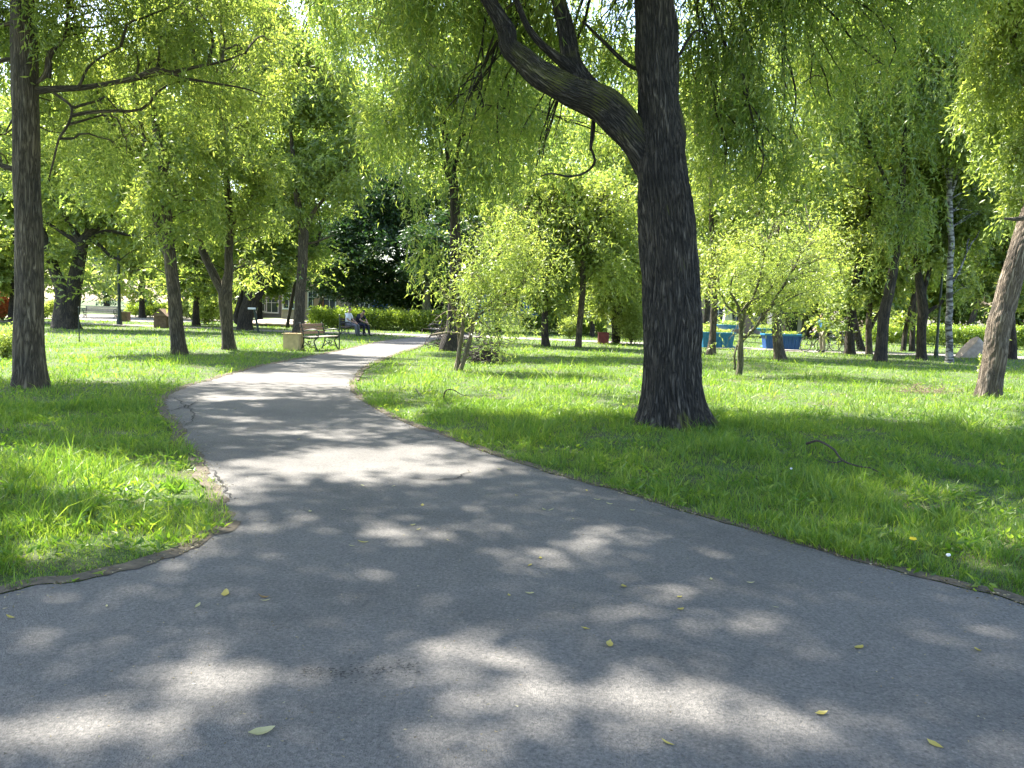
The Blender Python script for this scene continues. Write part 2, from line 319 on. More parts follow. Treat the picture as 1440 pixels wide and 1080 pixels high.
# ------------------------------------------------------------------ leaves
def nrm(v): return v/(np.linalg.norm(v, axis=-1, keepdims=True)+1e-9)
def leafgeo(P, D, ln, wd, quad):
    n = len(P); sd = nrm(np.cross(D, rng.normal(size=(n, 3)))); ln = (ln*rng.uniform(.7, 1.25, n))[:, None]; wd = (wd*rng.uniform(.75, 1.2, n))[:, None]
    if quad:
        nn = np.cross(D, sd)*ln*.08
        V = np.stack([P, P+D*ln*.42+sd*wd/2+nn, P+D*ln, P+D*ln*.42-sd*wd/2+nn], 1).reshape(-1, 3)
        return V, (np.arange(n)[:, None]*4+np.arange(4)[None])
    V = np.stack([P-sd*wd/2, P+sd*wd/2+D*ln*.15, P+D*ln], 1).reshape(-1, 3)
    return V, (np.arange(n)[:, None]*3+np.arange(3)[None])
def strandpts(starts, slen, L, droop, curl=.15):
    n = len(starts); th = rng.uniform(0, 2*pi, n); out = np.stack([np.cos(th), np.sin(th), 0*th], 1)
    up = rng.uniform(-.3, .5, n)*(1-droop)
    l = slen*rng.uniform(.5, 1.3, n)
    t = (np.arange(L)+rng.uniform(0, 1, (n, L)))/L
    hz = (1-droop*.65)*(t-.25*droop*t**2); dn = droop*(.25*t+.75*t**2)-up[:, None]*t
    P = starts[:, None]+out[:, None]*(hz*l[:, None])[..., None]; P[..., 2] -= dn*l[:, None]
    ph = rng.uniform(0, 6.28, (n, 1)); sd = np.stack([-out[:, 1], out[:, 0], 0*th], 1)
    P += sd[:, None]*(np.sin(t*7+ph)*curl*.25*l[:, None])[..., None]
    T = out[:, None]*(1-droop*.65)*np.ones((n, L, 1)); T[..., 2] -= droop*(.25+1.5*t)-up[:, None]
    D = nrm(nrm(T)*.75+rng.normal(size=(n, L, 3))*(.70-.24*droop))
    return P.reshape(-1, 3), D.reshape(-1, 3)
def crown_mesh(name, starts, total, slen, L, ln, wd, droop, quad, filt):
    k = max(1, total//L); st = starts(k); P, D = strandpts(st, slen, L, droop)
    if filt:
        ok = rng.uniform(0, 1, len(P)) > bright(P); P, D = P[ok], D[ok]
    ok = P[:, 2] > .15; P, D = P[ok], D[ok]
    return P, D
LW = 1.55
def tree(name, label, cat, trunk, blobs, limbm=None, twmin=1.2, lw=None, n=20000, limbs=(), leaf=(.10, .022), droop=.6, slen=.9, L=12, lm=LEAFM, bm=BARK, quad=False, filt=True, group=None, seg=14, base=None, flare=.35, nclu=14, cs=.5, extra=None, disp=None, step=.12, wig=.02, twigs=True, crange=(.35, 1), d=None):
    u0, v0 = trunk[0][:2]; b = G(u0, v0) if base is None else np.array(base); d0 = b[1]
    root = empty(name, b, label, cat, group)
    mb = MB(); bl = mb
    P = []; R = []
    for q in trunk:
        dd = q[3] if len(q) > 3 else 0
        P.append(A(q[0], q[1], d0+dd)); R.append(q[2]*(d0+dd)/FPX/2)
    P[0] = b-np.array([0, 0, .12]); P = np.array(P)
    ph = rng.uniform(0, 6.28, 3)
    def dflt(th, L_, P_):
        h = P_[:, 2:3]; return 1+flare*np.exp(-np.maximum(h, 0)/.22)*(.6+.4*np.sin(th*5+ph[0]))+.045*np.sin(th*3+L_*1.7+ph[1])+.03*np.sin(th*7-L_*3+ph[2])
    mb.tube(P, R, seg, step=step, wig=wig, disp=disp or dflt)
    LP = [P]
    ml = MB() if limbm else mb
    for lb in limbs:
        lp = np.array([A(q[0], q[1], d0+(q[3] if len(q) > 3 else 0)) for q in lb]); lr = [q[2]*d0/FPX/2 for q in lb]
        (ml if lb[0][2] >= 25 else mb).tube(lp, lr, max(6, seg//2 if lb[0][2] < 20 else seg), step=step, wig=wig*.8, disp=(disp if disp else None)); LP.append(lp)
    mb.build('trunk', bm, root, smooth=True)
    if limbm: ml.build('limb', limbm, root, smooth=True)
    allp = np.vstack([resample(p, np.ones(len(p)), .4)[0] for p in LP])
    # clusters
    cl = []
    for q in blobs:
        u, v, ru, rv = q[:4]; dd = q[4] if len(q) > 4 else 0; dep = d0+dd; c = A(u, v, dep); rx = ru*dep/FPX; rz = rv*dep/FPX; ry = q[5] if len(q) > 5 else min(rx, 2.6)
        k = max(3, int(1.5*nclu*(q[6] if len(q) > 6 else 1)))
        x = nrm(rng.normal(size=(k, 3)))*rng.uniform(*crange, size=(k, 1))**.6
        for s_ in x: cl.append((c+s_*np.array([rx, ry, rz]), cs*(min(rx, rz)*.25+.12), rx*rz))
    cen = np.array([c[0] for c in cl]); rad_ = np.array([c[1] for c in cl]); wt = np.array([c[2] for c in cl])*rng.uniform(.2, 1.9, len(cl)); wt /= wt.sum()
    ok = cen[:, 2] > .5
    cen, rad_, wt = cen[ok], rad_[ok], wt[ok]; wt /= wt.sum()
    def starts(k):
        i = rng.choice(len(cen), k, p=wt); return cen[i]+rng.normal(size=(k, 3))*rad_[i][:, None]*np.array([1, 1, .8])
    P_, D_ = crown_mesh(name, starts, n, slen, L, leaf[0], leaf[1], droop, quad, filt)
    V, F = leafgeo(P_, D_, leaf[0]*1.15, leaf[1]*(lw or LW), quad)
    if extra is not None:
        V2, F2 = extra
        if F2.shape[1] == F.shape[1]: F = np.vstack([F, F2+len(V)]); V = np.vstack([V, V2])
    me = meshnp('crown', V-b, [F]); link('crown', me, lm, root)
    if twigs:
        tb = MB(); toth = P[-1][2]
        sel = range(len(cen)) if len(cen) < 60 else rng.choice(len(cen), 60, replace=False)
        for i in sel:
            c = cen[i]; dst = np.linalg.norm(allp-c, axis=1)+np.where(allp[:, 2] > c[2]-.1, 1.5, 0)+np.where(allp[:, 2] < twmin, 99, 0); a = allp[np.argmin(dst)]
            ll = np.linalg.norm(c-a)
            if ll < .3 or ll > 7: continue
            m1 = a+(c-a)*.35+np.array([0, 0, .1*ll]); m2 = a+(c-a)*.7+np.array([0, 0, .1*ll])+rng.normal(size=3)*.06*ll
            r0 = min(.012+.007*ll, R[len(R)//2]*.4); tb.tube([a, m1, m2, c], [r0, r0*.75, r0*.45, r0*.2], 5, step=.2, wig=.05*min(ll, 2), cap=False)
            for _ in range(3):
                e = c+rng.normal(size=3)*rad_[i]*1.3; f_ = m2+(c-m2)*rng.uniform(0, 1)
                tb.tube([f_, (f_+e)/2+rng.normal(size=3)*.08, e], [r0*.3, r0*.22, r0*.08], 4, step=.15, wig=.05, cap=False)
        if tb.n: tb.build('branches', bm, root, smooth=True)
    return root
# ------------------------------------------------------------------ ground, path
EDGE_L = [(0,842),(60,832),(110,822),(150,812),(180,800),(235,785),(270,772),(300,757),(320,750),(330,737),(322,710),(300,682),(285,650),(262,625),(248,595),(232,575),(238,556),(270,543),(320,528),(370,515),(430,503),(480,493),(540,480)]
EDGE_R = [(612,478),(590,487),(555,499),(520,512),(500,528),(493,545),(505,562),(530,578),(570,596),(620,612),(670,632),(720,650),(800,675),(880,697),(960,722),(1060,750),(1160,780),(1260,808),(1360,832),(1440,852)]
def pl(px): return np.array([G(u, v)[:2] for u, v in px])
def rag(P, amp, step=.12, smooth_to=30):
    P3 = np.c_[P, np.zeros(len(P))]; Q, _ = resample(P3, np.ones(len(P)), step); Q = Q[:, :2]
    T = np.gradient(Q, axis=0); T /= np.linalg.norm(T, axis=1)[:, None]+1e-9; N = np.c_[-T[:, 1], T[:, 0]]
    s = snoise(Q[:, 0], Q[:, 1], .9, 3)*.6+snoise(Q[:, 0], Q[:, 1], 3.5, 4)*.45
    return Q+N*(s*amp)[:, None]
eL = pl(EDGE_L); eR = pl(EDGE_R)
dl = (eL[0]-eL[2])*1.; dr = (eR[-1]-eR[-3])*.6
eL = np.vstack([eL[0]+dl*6, eL[0]+dl*3, eL[0]+dl, eL]); eR = np.vstack([eR, eR[-1]+dr, eR[-1]+dr*3, eR[-1]+dr*6])
far = G(575, 477)[:2]
fL = np.array([G(546,479)[:2]+[.6, 5], G(560,474)[:2]+[1.6, 12]]); fR = fL[::-1]+[2.6, -.3]
eL = np.vstack([eL, fL]); eR = np.vstack([fR, eR])
rl, rr_ = rag(eL, .07), rag(eR, .05)
near_ = np.array([[14., -9], [-14, -9]])
PATHP = np.vstack([rl, rr_, near_])
def inside(x, y, poly):
    c = np.zeros(len(x), bool); n = len(poly); j = n-1
    for i in range(n):
        xi, yi = poly[i]; xj, yj = poly[j]
        if yi != yj:
            k = ((yi > y) != (yj > y)); c ^= k & (x < (xj-xi)*(y-yi)/(yj-yi)+xi)
        j = i
    return c
def edged(x, y, lines):
    d = np.full(len(x), 1e9)
    for L_ in lines:
        for a, b in zip(L_[:-1], L_[1:]):
            ab = b-a; t = np.clip(((x-a[0])*ab[0]+(y-a[1])*ab[1])/(ab@ab+1e-9), 0, 1); d = np.minimum(d, np.hypot(x-a[0]-t*ab[0], y-a[1]-t*ab[1]))
    return d
def ngon(name, P, z, m, label=None, kind='structure'):
    V = np.c_[P, np.full(len(P), z)]; me = meshnp(name, V, [np.arange(len(P))[None]]); o = link(name, me, m); tag(o, label, None, None, kind); return o
ngon('path', PATHP[::-1] if False else PATHP, .012, ASPHALT)
# cross path far behind
cp = [(-200,446),(0,452),(150,456.5),(285,461),(400,466),(600,471.5),(740,476),(900,483),(1100,492.5),(1240,497),(1440,503),(1700,512)]
cpt = pl(cp); ln_ = cpt+[0, 1.3]; ln2 = cpt-[0, 1.3]
CROSS = np.vstack([ln_, ln2[::-1]]); ngon('side_path', CROSS, .008, PAVE)
cp2 = pl([(0,444),(60,444.5),(110,446.5),(300,452)]); PLZ = np.vstack([cp2+[0, 12], (cp2-[0, 7])[::-1]]); ngon('paved_square', PLZ, .016, PAVE)
def groundz(x, y):
    e = np.minimum(1, np.maximum(0, edged(x, y, [eL, eR])-.05)/1.2); i = inside(x, y, PATHP)
    z = (.035+.03*snoise(x, y, .18, 8)+.012*snoise(x, y, .9, 9))*e
    z = np.where(i, -.02, z); far_ = np.clip((y-22)/8, 0, 1); return z*(1-far_)-.004
gx = np.concatenate([np.linspace(-260, -30, 24), np.arange(-28, 28, .45), np.linspace(30, 260, 24)]); gy = np.concatenate([np.linspace(-60, -6, 10), np.arange(-5, 30, .45), np.linspace(31, 420, 50)])
X, Y = np.meshgrid(gx, gy); Z = groundz(X.ravel(), Y.ravel()); nx = len(gx); ny = len(gy)
i = np.arange(ny-1)[:, None]*nx+np.arange(nx-1)[None]; F = np.stack([i, i+1, i+nx+1, i+nx], -1).reshape(-1, 4)
tag(link('ground', meshnp('ground', np.c_[X.ravel(), Y.ravel(), Z], [F], True), SOIL), kind='structure')
# worn dirt margin along the path, with litter
def ribbon(Lp, w0, w1, z):
    Q, _ = resample(np.c_[Lp, np.zeros(len(Lp))], np.ones(len(Lp)), .1); Q = Q[:, :2]; T = np.gradient(Q, axis=0); T /= np.linalg.norm(T, axis=1)[:, None]+1e-9; N = np.c_[-T[:, 1], T[:, 0]]
    a = .12+0*Q[:, 0]; b = np.maximum(0, w1*(.25+2.6*snoise(Q[:, 0], Q[:, 1], .55, 12)+1.2*snoise(Q[:, 0], Q[:, 1], 3.1, 13))); b = np.minimum(b, .035); b = np.where((Q[:, 1] > 4.5) | (w0 > .08), b, b*.4)-.004; n = len(Q)
    V = np.vstack([np.c_[Q+N*a[:, None], np.full(n, z)], np.c_[Q-N*b[:, None], np.full(n, z)]]); k = np.arange(n-1); return V, np.stack([k, k+1, k+1+n, k+n], -1)
mb = MB(); V, F = ribbon(rl, .09, .05, .0165); mb.add(V, [F]); V, F = ribbon(rr_, .07, .012, .0165); mb.add(V, [F])
tag(mb.build('path_margin', DIRT), kind='structure')
# cracks in the asphalt, laid on as thin dark strips
mb = MB()
for cr in ([(232,580),(258,572),(275,566)],[(262,600),(272,585),(268,570),(285,560)],[(285,655),(300,662),(308,672),(318,684),(310,690)],[(318,684),(322,700)],[(560,670),(600,674),(640,672),(665,660)],[(250,625),(272,640),(290,655)],[(236,556),(252,562),(262,575)],[(480,515),(520,519),(545,515)]):
    P = np.array([G(u, v, .0195) for u, v in cr]); Q, R_ = resample(P, np.full(len(P), .008), .05); Q[:, :2] += np.c_[snoise(Q[:, 0], Q[:, 1], 3, 20), snoise(Q[:, 0], Q[:, 1], 3, 21)]*.04
    T = np.gradient(Q[:, :2], axis=0); T /= np.linalg.norm(T, axis=1)[:, None]+1e-9; N = np.c_[-T[:, 1], T[:, 0], 0*T[:, 0]]; wd = (.006+.007*rng.uniform(0, 1, len(Q)))*np.sin(np.linspace(.15, pi-.15, len(Q))); n = len(Q); k = np.arange(n-1)
    Q[:, 2] = .0195; mb.add(np.vstack([Q+N*wd[:, None], Q-N*wd[:, None]]), [np.stack([k, k+1, k+1+n, k+n], -1)])
# rough worn line of pits
for _ in range(260):
    t = rng.uniform(0, 1); u = 425+t*165; v = 942+4*sin(t*5)+rng.normal()*5; p = G(u, v, .0195); r = rng.uniform(.0008, .0032)
    th = np.arange(6)*pi/3; mb.add(np.c_[p[0]+r*2.2*np.cos(th)*rng.uniform(.6, 1.3, 6), p[1]+r*np.sin(th)*1.3, np.full(6, .0195+_*1e-5)], [np.array([[0, 1, 2, 3], [0, 3, 4, 5]])])
tag(mb.build('path_cracks', CRACK), kind='structure')
# ------------------------------------------------------------------ grass
def gsample(N, d0, d1, ang=.80):
    d = d0*np.exp(rng.uniform(0, math.log(d1/d0), N)); th = rng.uniform(-ang, ang, N); return d*np.sin(th), d*np.cos(th), d
def onlawn(x, y, mar=.02):
    ok = ~inside(x, y, PATHP); ok &= ~inside(x, y, CROSS); ok &= ~inside(x, y, PLZ)
    e = edged(x, y, [eL, eR]); nz = snoise(x, y, 1.7, 30); ok &= e > mar*(.55+1.9*nz); return ok, e
def blades(N, d0, d1, hmin, hmax, wd, seg2, lean=.75):
    x, y, d = gsample(N, d0, d1); ok, e = onlawn(x, y); x, y, d, e = x[ok], y[ok], d[ok], e[ok]; n = len(x)
    hn = .72+.75*snoise(x, y, .45, 31)+.5*snoise(x, y, 2.2, 32); hn = np.clip(hn, .22, 1.9)*np.clip(.75+e*.5, .7, 1)
    h = rng.uniform(hmin, hmax, n)*hn; z = groundz(x, y)-.005
    th = rng.uniform(0, 2*pi, n); l = h*np.abs(rng.normal(size=n))*lean+.1*h; lx, ly = np.cos(th)*l, np.sin(th)*l
    a = rng.uniform(0, 2*pi, n); w_ = wd*np.maximum(1, d/7)*rng.uniform(.6, 1.4, n)/2; sx, sy = np.cos(a)*w_, np.sin(a)*w_
    if seg2:
        V = np.stack([np.c_[x-sx, y-sy, z], np.c_[x+sx, y+sy, z], np.c_[x+lx*.35+sx*.85, y+ly*.35+sy*.85, z+h*.6], np.c_[x+lx*.35-sx*.85, y+ly*.35-sy*.85, z+h*.6], np.c_[x+lx, y+ly, z+h]], 1).reshape(-1, 3)
        b = np.arange(n)[:, None]*5; return V, [b+np.array([[3, 2, 4]]), b+np.array([[0, 1, 2, 3]])]
    V = np.stack([np.c_[x-sx, y-sy, z], np.c_[x+sx, y+sy, z], np.c_[x+lx, y+ly, z+h]], 1).reshape(-1, 3)
    return V, [np.arange(n)[:, None]*3+np.arange(3)[None]]
gm = MB()
for a in ((330000, 3.0, 13, .05, .12, .0045, True), (200000, 11, 30, .05, .12, .0045, False), (90000, 28, 75, .06, .14, .006, False), (16000, 3.2, 22, .10, .22, .007, True)):
    V, F = blades(*a); gm.add(V, F)
# broad low leaves (plantain, clover, dandelion leaves)
x, y, d = gsample(60000, 3.2, 22); ok, e = onlawn(x, y, .03); ok &= (snoise(x, y, .7, 40)+snoise(x, y, 2.5, 41)*.6) > .12; x, y = x[ok], y[ok]; n = len(x)
th = rng.uniform(0, 2*pi, n); D = np.c_[np.cos(th), np.sin(th), rng.uniform(.1, 1.1, n)]; D = nrm(D); V, F = leafgeo(np.c_[x, y, groundz(x, y)+rng.uniform(.0, .06, n)], D, .07, .024, True); gm.add(V, [F])
# litter-like blades spilling on the margin
o = gm.build('grass', GRASS); tag(o, 'long bright green lawn grass mixed with broad weeds', 'grass', None, 'stuff')
# ------------------------------------------------------------------ main tree, with unseen leaves added above the frame to shade the path
def overhead_shade(N, xr, yr, seed, sel):
    r = np.random.default_rng(seed); k = N//40
    c = np.c_[r.uniform(*xr, k), r.uniform(*yr, k), np.zeros(k)]
    P = np.repeat(c, 40, 0)+r.normal(size=(k*40, 3))*np.array([.42, .42, 0]); z = np.repeat(r.uniform(8.5, 13, k), 40)+r.normal(size=k*40)*.25
    b = bright(P+np.array([0, 0, 1e-4])); P = P+S[None]*(z/S[2])[:, None]
    u, v = proj(P); inf = (v > -15) & (u > -20) & (u < 1460)
    ok = (r.uniform(0, 1, len(P)) > b*1.02) & ~inf & sel(P); P = P[ok]; n = len(P)
    D = nrm(r.normal(size=(n, 3))*np.array([1, 1, .5])+np.array([0, 0, -.3])); return leafgeo(P, D, .21, .09, True)
OV = overhead_shade(260000, (-9, 12), (-1, 14.5), 77, lambda P: P[:, 0] > -4.2)
OV1 = overhead_shade(260000, (-9, 12), (-1, 14.5), 77, lambda P: P[:, 0] <= -4.2)
mph = rng.uniform(0, 6.28, 12)
def maindisp(th, L, P):
    h = P[:, 2:3]; fl = np.exp(-np.maximum(h, 0)/.28)
    r = 1+fl*(.30+.24*np.cos(th*5+.6)+.14*np.cos(th*9+1.3))+.03*np.sin(th*2+L*1.1)
    r = r+np.clip(h-2.6, 0, 1)*(.06*np.sin(L*5.2+th*2+.8)+.035*np.sin(L*9.7-th*3))+.025*np.sin(L*3.1+th*4+mph[6])+.02*np.sin(L*6.3-th*5+mph[7])
    r = r+.07*np.exp(-((L-1.5)/.35)**2)*np.exp(-((np.mod(th-5.9+pi, 2*pi)-pi)/.5)**2)
    a = th*20+2.2*np.sin(L*2.1+th*2+mph[0])+1.1*np.sin(L*5.3-th*3+mph[1]); b = th*26-2.0*np.sin(L*2.9+mph[2])+1.3*np.sin(L*6.1+th*4+mph[3])
    rid = np.maximum(np.abs(np.sin(a)), .75*np.abs(np.sin(b)))
    g = np.sin(L*17+th*9+mph[4])*np.sin(th*23+L*7+mph[5])
    return r*(1+.10*(rid-.7)+.008*g+.012*np.sin(th*31+L*13+3*np.sin(L*4)))
tr = [(945,602,84),(944,575,80),(944,540,77),(944,500,76),(945,460,77),(943,400,74),(939,340,74),(935,290,74),(931,240,70),(929,200,64),(927,150,58),(925,100,56),(923,50,56),(921,0,56),(917,-80,50),(910,-200,42),(900,-330,30),(905,-430,14)]
lim = [[(940,275,30,.1),(916,230,46,.05),(890,192,46,0),(862,160,45,-.1),(835,141,42,-.2),(800,127,38,-.3),(765,108,34,-.4),(738,86,28,-.45),(716,66,24,-.5),(713,46,25,-.5),(700,22,21,-.5),(684,-5,19,-.5),(660,-50,16,-.4),(620,-130,10,0)],
 [(868,168,40,0),(838,142,38,.1),(815,112,32,.15),(803,84,27,.2),(797,50,22,.2),(788,10,19,.2),(776,-40,15,.3),(750,-130,9,.5)],
 [(812,106,16,.1),(792,88,15,0),(770,70,11,-.1),(752,52,10,-.2),(738,30,8,-.3),(726,0,7,-.3),(700,-60,4,-.3)],
 [(921,-60,14,.2),(1000,-110,14,.6),(1090,-150,11,.8),(1200,-150,8,1),(1330,-120,5,1)],
 [(922,90,7,.1),(890,95,6,.3),(850,60,5,.5),(820,30,4,.7)],
 [(835,165,5,.2),(833,190,6,.2),(830,212,3,.2)],
 [(830,205,3,.2),(836,228,3.2,.3),(822,243,3,.35),(800,248,3,.4),(775,244,2.6,.4),(760,248,1.5,.4)],
 [(948,90,4,0),(975,46,3,.1),(995,46,2,.2)],
 [(905,-200,20,0),(800,-260,15,-1.5),(600,-300,9,-3),(400,-330,5,-4)],[(905,-220,18,0),(1000,-330,13,-1),(1150,-420,7,-2)]]
MAIN = tree('old_willow_tree', 'huge dark furrowed willow with one thick mossy limb forking left, beside the asphalt path', 'tree', tr,
 [(740,20,80,50,2.2,.9,1.1),(690,170,60,80,2.2,1.,.8),(640,-20,80,60,1.8),(850,60,50,60,2.4,.8,.7),(1040,70,75,100,1.6,1.2,1.),(1110,150,70,110,2.2,1.2,1.),(1010,190,40,90,2.2,.8,.6),(1190,60,75,80,2.6,1.3,.8),(1080,-140,200,80,0,2.5),(820,-170,220,80,0,2.5),(560,-110,140,60,-.5,2),(1260,-60,100,70,1.2,1.6,.8),(560,30,60,50,3,1,.5),(790,240,50,60,3,1,.4)],
 n=80000, limbs=lim, leaf=(.105, .018), droop=.92, slen=1.0, L=18, lm=LEAF, bm=BARK_MAIN, limbm=BARK_LIMB, quad=True, seg=240, base=G(945, 602), extra=OV, twmin=8., disp=maindisp, step=.022, wig=.0, nclu=22, cs=.62)
T1 = tree('park_tree', 'tall straight tree with grey furrowed trunk, nearest on the left lawn', 'tree', [(42,548,44),(42,500,40),(42,440,37),(40,380,36),(39,300,34),(38,230,33),(36,150,33),(34,80,33),(33,0,32),(30,-100,27),(28,-220,16),(25,-300,8)],
 [(190,60,110,60,.6),(110,0,90,70,.5),(310,70,90,60,1.4),(20,60,60,90,1),(120,180,70,60,1.6,1.2,.6),(-40,200,50,60,1,1,.5),(220,-60,190,50,0,2.5),(30,-150,160,80,0,2.5),(320,150,60,40,2,1,.5)],
 n=60000, limbs=[[(38,128,13),(70,126,9.5),(110,124,8,.1),(150,118,6.5,.1),(190,109,6.5,.2),(220,98,8,.2),(240,101,6.5,.2),(275,94,4.5,.3),(312,87,3,.4),(345,75,1.5,.4)],[(228,97,4),(255,108,3.6,.3),(300,117,3.2,.4),(345,124,2.4,.5),(375,136,1.4,.6)],
  [(50,118,5),(64,104,7),(69,78,8),(82,62,6),(92,42,3.5),(96,10,2.5)],[(68,110,7),(70,90,6),(66,72,4)],[(110,124,4),(125,95,3.2),(150,75,2.5),(170,65,1.5)],[(75,130,4),(100,150,3.6),(96,175,3.5),(84,195,3),(76,225,2.6),(70,250,2)],
  [(35,36,8),(15,33,6),(-10,38,5)],[(36,90,7),(12,84,6),(-15,92,5)],[(42,250,8),(22,240,8),(0,232,7),(-30,215,6)],[(40,150,4),(20,165,3),(8,185,2)]],
 leaf=(.10, .019), droop=.75, slen=.8, L=14, lm=LEAFM, quad=True, seg=48, extra=OV1, step=.05, wig=.012, nclu=16, disp=None, cs=.8)
mbm = None
# ------------------------------------------------------------------ the other trees
def tz(*a, **k): return tree('park_tree', *a, **k)
L2 = (.13, .04); L3 = (.19, .075)
tz('thick multi-stemmed tree with fan of bare limbs behind the nearest left trunk', 'tree', [(94,462,36),(93,440,32),(92,415,27),(80,390,15),(70,360,13),(58,325,12),(45,290,10),(38,250,8),(30,180,5)],
 [(120,250,110,60,0),(60,330,60,40,0,2,.6),(190,320,70,50,1,2,.7),(60,200,90,60,1),(170,170,110,60,2),(100,400,40,16,-1.5,1,.3)], n=42000,
 limbs=[[(98,440,26),(105,400,20),(111,365,17),(120,335,14),(135,322,8),(160,300,6),(190,275,4)],[(116,345,11),(95,310,7),(75,275,5),(66,240,3)],[(112,345,9),(104,320,7),(90,290,7),(84,250,5),(80,200,3)],[(118,345,9),(128,300,6),(135,260,5),(140,210,3)],[(124,335,7),(150,325,5),(180,330,4),(205,335,2.5)],[(115,345,8),(85,325,5),(60,310,4)],[(120,332,8),(140,345,5),(155,360,5),(170,365,3)],[(122,340,6),(150,310,4),(175,300,4),(215,280,2)]], leaf=L3, droop=.3, slen=1.6, seg=24, lm=LEAFM, flare=.2, bm=BARK_D)
tz('forked brown tree on the left lawn, left of the path bend', 'tree', [(252,499,21),(249,465,19),(246,430,18),(242,390,17),(238,350,16),(235,310,15),(232,270,14),(228,230,12),(222,195,10),(215,130,8),(210,50,5)],
 [(225,190,90,60,0),(180,250,60,60,1,1.6,.7),(250,290,60,50,-.6,1.5,.8),(200,100,110,70,1),(140,170,60,50,1,1.6,.6),(215,390,30,40,.8,.8,.3),(280,0,110,60,0)], n=52000,
 limbs=[[(242,370,10),(228,340,11),(218,300,11),(212,260,10),(208,220,8),(195,160,5),(180,90,4)],[(226,215,5),(200,200,4),(170,180,4),(150,170,2)],[(230,240,5),(250,210,4),(270,180,3)]], leaf=L2, droop=.6, seg=24)
tz('tree splitting into a low V, standing right of the forked brown one', 'tree', [(322,493,18),(320,465,16),(318,435,17),(317,412,19),(321,385,12),(322,350,11),(323,315,11),(320,270,9),(312,210,7),(310,120,5)],
 [(320,210,80,60,0),(350,300,55,40,.5,1.4,.7),(290,290,40,50,-.3,1.2,.7),(340,120,90,60,1),(330,30,110,60,1),(350,380,30,40,1.5,.8,.3)], n=48000,
 limbs=[[(317,418,13),(302,390,12),(290,365,11),(281,340,10),(276,315,8),(280,280,6),(270,230,4)],[(322,320,6),(345,290,4),(365,260,3)]], leaf=L2, droop=.6, seg=24)
tz('dark leaning tree with many crooked stems behind the V tree', 'tree', [(344,464,20),(346,445,20),(352,425,20),(360,405,17),(366,385,12),(370,360,8),(375,330,7),(368,290,5)],
 [(385,330,60,40,0),(340,330,50,50,1),(430,300,50,40,1),(370,260,90,50,2),(400,375,35,18,-1,1,.5),(380,180,90,60,1),(300,390,50,22,1,2,.6),(440,370,40,25,1,2,.6)], n=52000,
 limbs=[[(356,425,13),(370,405,11),(386,385,10),(402,368,8),(425,355,6),(448,342,4)],[(341,458,6),(331,450,6),(340,430,5),(350,400,6)],[(364,392,6),(352,375,4.5),(345,350,3.5),(348,320,2.5)],[(372,398,5),(385,360,4),(380,320,3)],[(345,455,7),(332,448,7),(338,420,6),(342,395,5)]], leaf=L3, droop=.3, slen=1.6, lm=LEAF, bm=BARK_D, seg=20, nclu=12)
tz('slim straight brown tree rising directly behind the near empty bench', 'tree', [(420,468,16),(421,440,14.5),(423,400,14),(426,360,13.5),(427,330,14),(421,300,10),(417,270,8),(412,220,6),(405,140,4)],
 [(430,190,90,70,0),(470,240,60,40,-1),(400,100,110,70,0),(480,110,90,70,1),(450,20,130,60,1),(400,280,40,30,-1,1.5,.5),(505,190,60,50,1),(420,-30,120,50,1,3)], n=68000,
 limbs=[[(427,325,8),(437,305,7),(447,290,5),(460,275,4),(475,250,3)],[(426,345,4),(445,340,3),(470,330,2)]], leaf=L3, droop=.5, slen=1.5, seg=20, nclu=16)
tz('thin dark bent stem left of the slim brown tree behind the bench', 'tree', [(404,461,4.5),(406,445,4.5),(410,425,5.5),(414,405,5),(418,385,3.5),(415,350,2.5)], [(412,360,25,22,0,1.5,.5)], n=3000, leaf=L3, droop=.3, bm=BARK_D, seg=8, nclu=5)
tz('thin tree leaning right in front of the beige building', 'tree', [(434,455,5),(441,447,5.5),(448,435,5.5),(453,415,5),(455,395,5),(460,370,3.5),(462,340,2.5)], [(462,350,30,25,0,2,.6),(490,395,14,12,0,1,.2)], n=4500, leaf=L3, droop=.3, seg=8, nclu=6)
tz('broad dark-leaved shade tree with low spreading boughs over the end of the path', 'tree', [(566,462,8),(566,445,7),(566,425,7),(564,400,7),(560,360,6),(555,300,4)],
 [(520,340,80,45,0,4),(570,300,70,50,1,4),(520,270,70,35,1,3),(590,400,50,30,0,3,.8),(470,350,45,35,0,3,.8),(545,390,70,18,-1,3,.8),(520,400,45,12,-1,1,.3),(490,395,50,22,1,3,1),(610,420,40,22,0,3,.8),(540,418,60,14,1,3,.8),(450,330,60,40,1,3)], n=105000,
 limbs=[[(565,412,5),(530,385,4),(490,362,3.5),(455,350,2.5)],[(565,400,5),(590,370,4),(615,350,3)],[(562,370,4),(520,335,3.5),(480,300,2.5)]], leaf=L3, droop=.25, slen=1.4, lm=LEAFD, bm=BARK_D, seg=12, nclu=22, cs=.8)
tz('pale grey-green trunk with dark crown at the far end of the path', 'tree', [(601,466,14),(600,450,12),(600,430,12),(602,405,11),(605,360,8)], [(600,385,38,26,0,3),(625,340,40,40,0,3)], n=22000, leaf=L3, droop=.3, slen=1.2, lm=LEAFD, bm=barkmat('sunlit_pale_bark', (.19, .19, .13), (.27, .27, .18)), seg=16, nclu=12)  # sunlight on this trunk is put into its pale bark colour
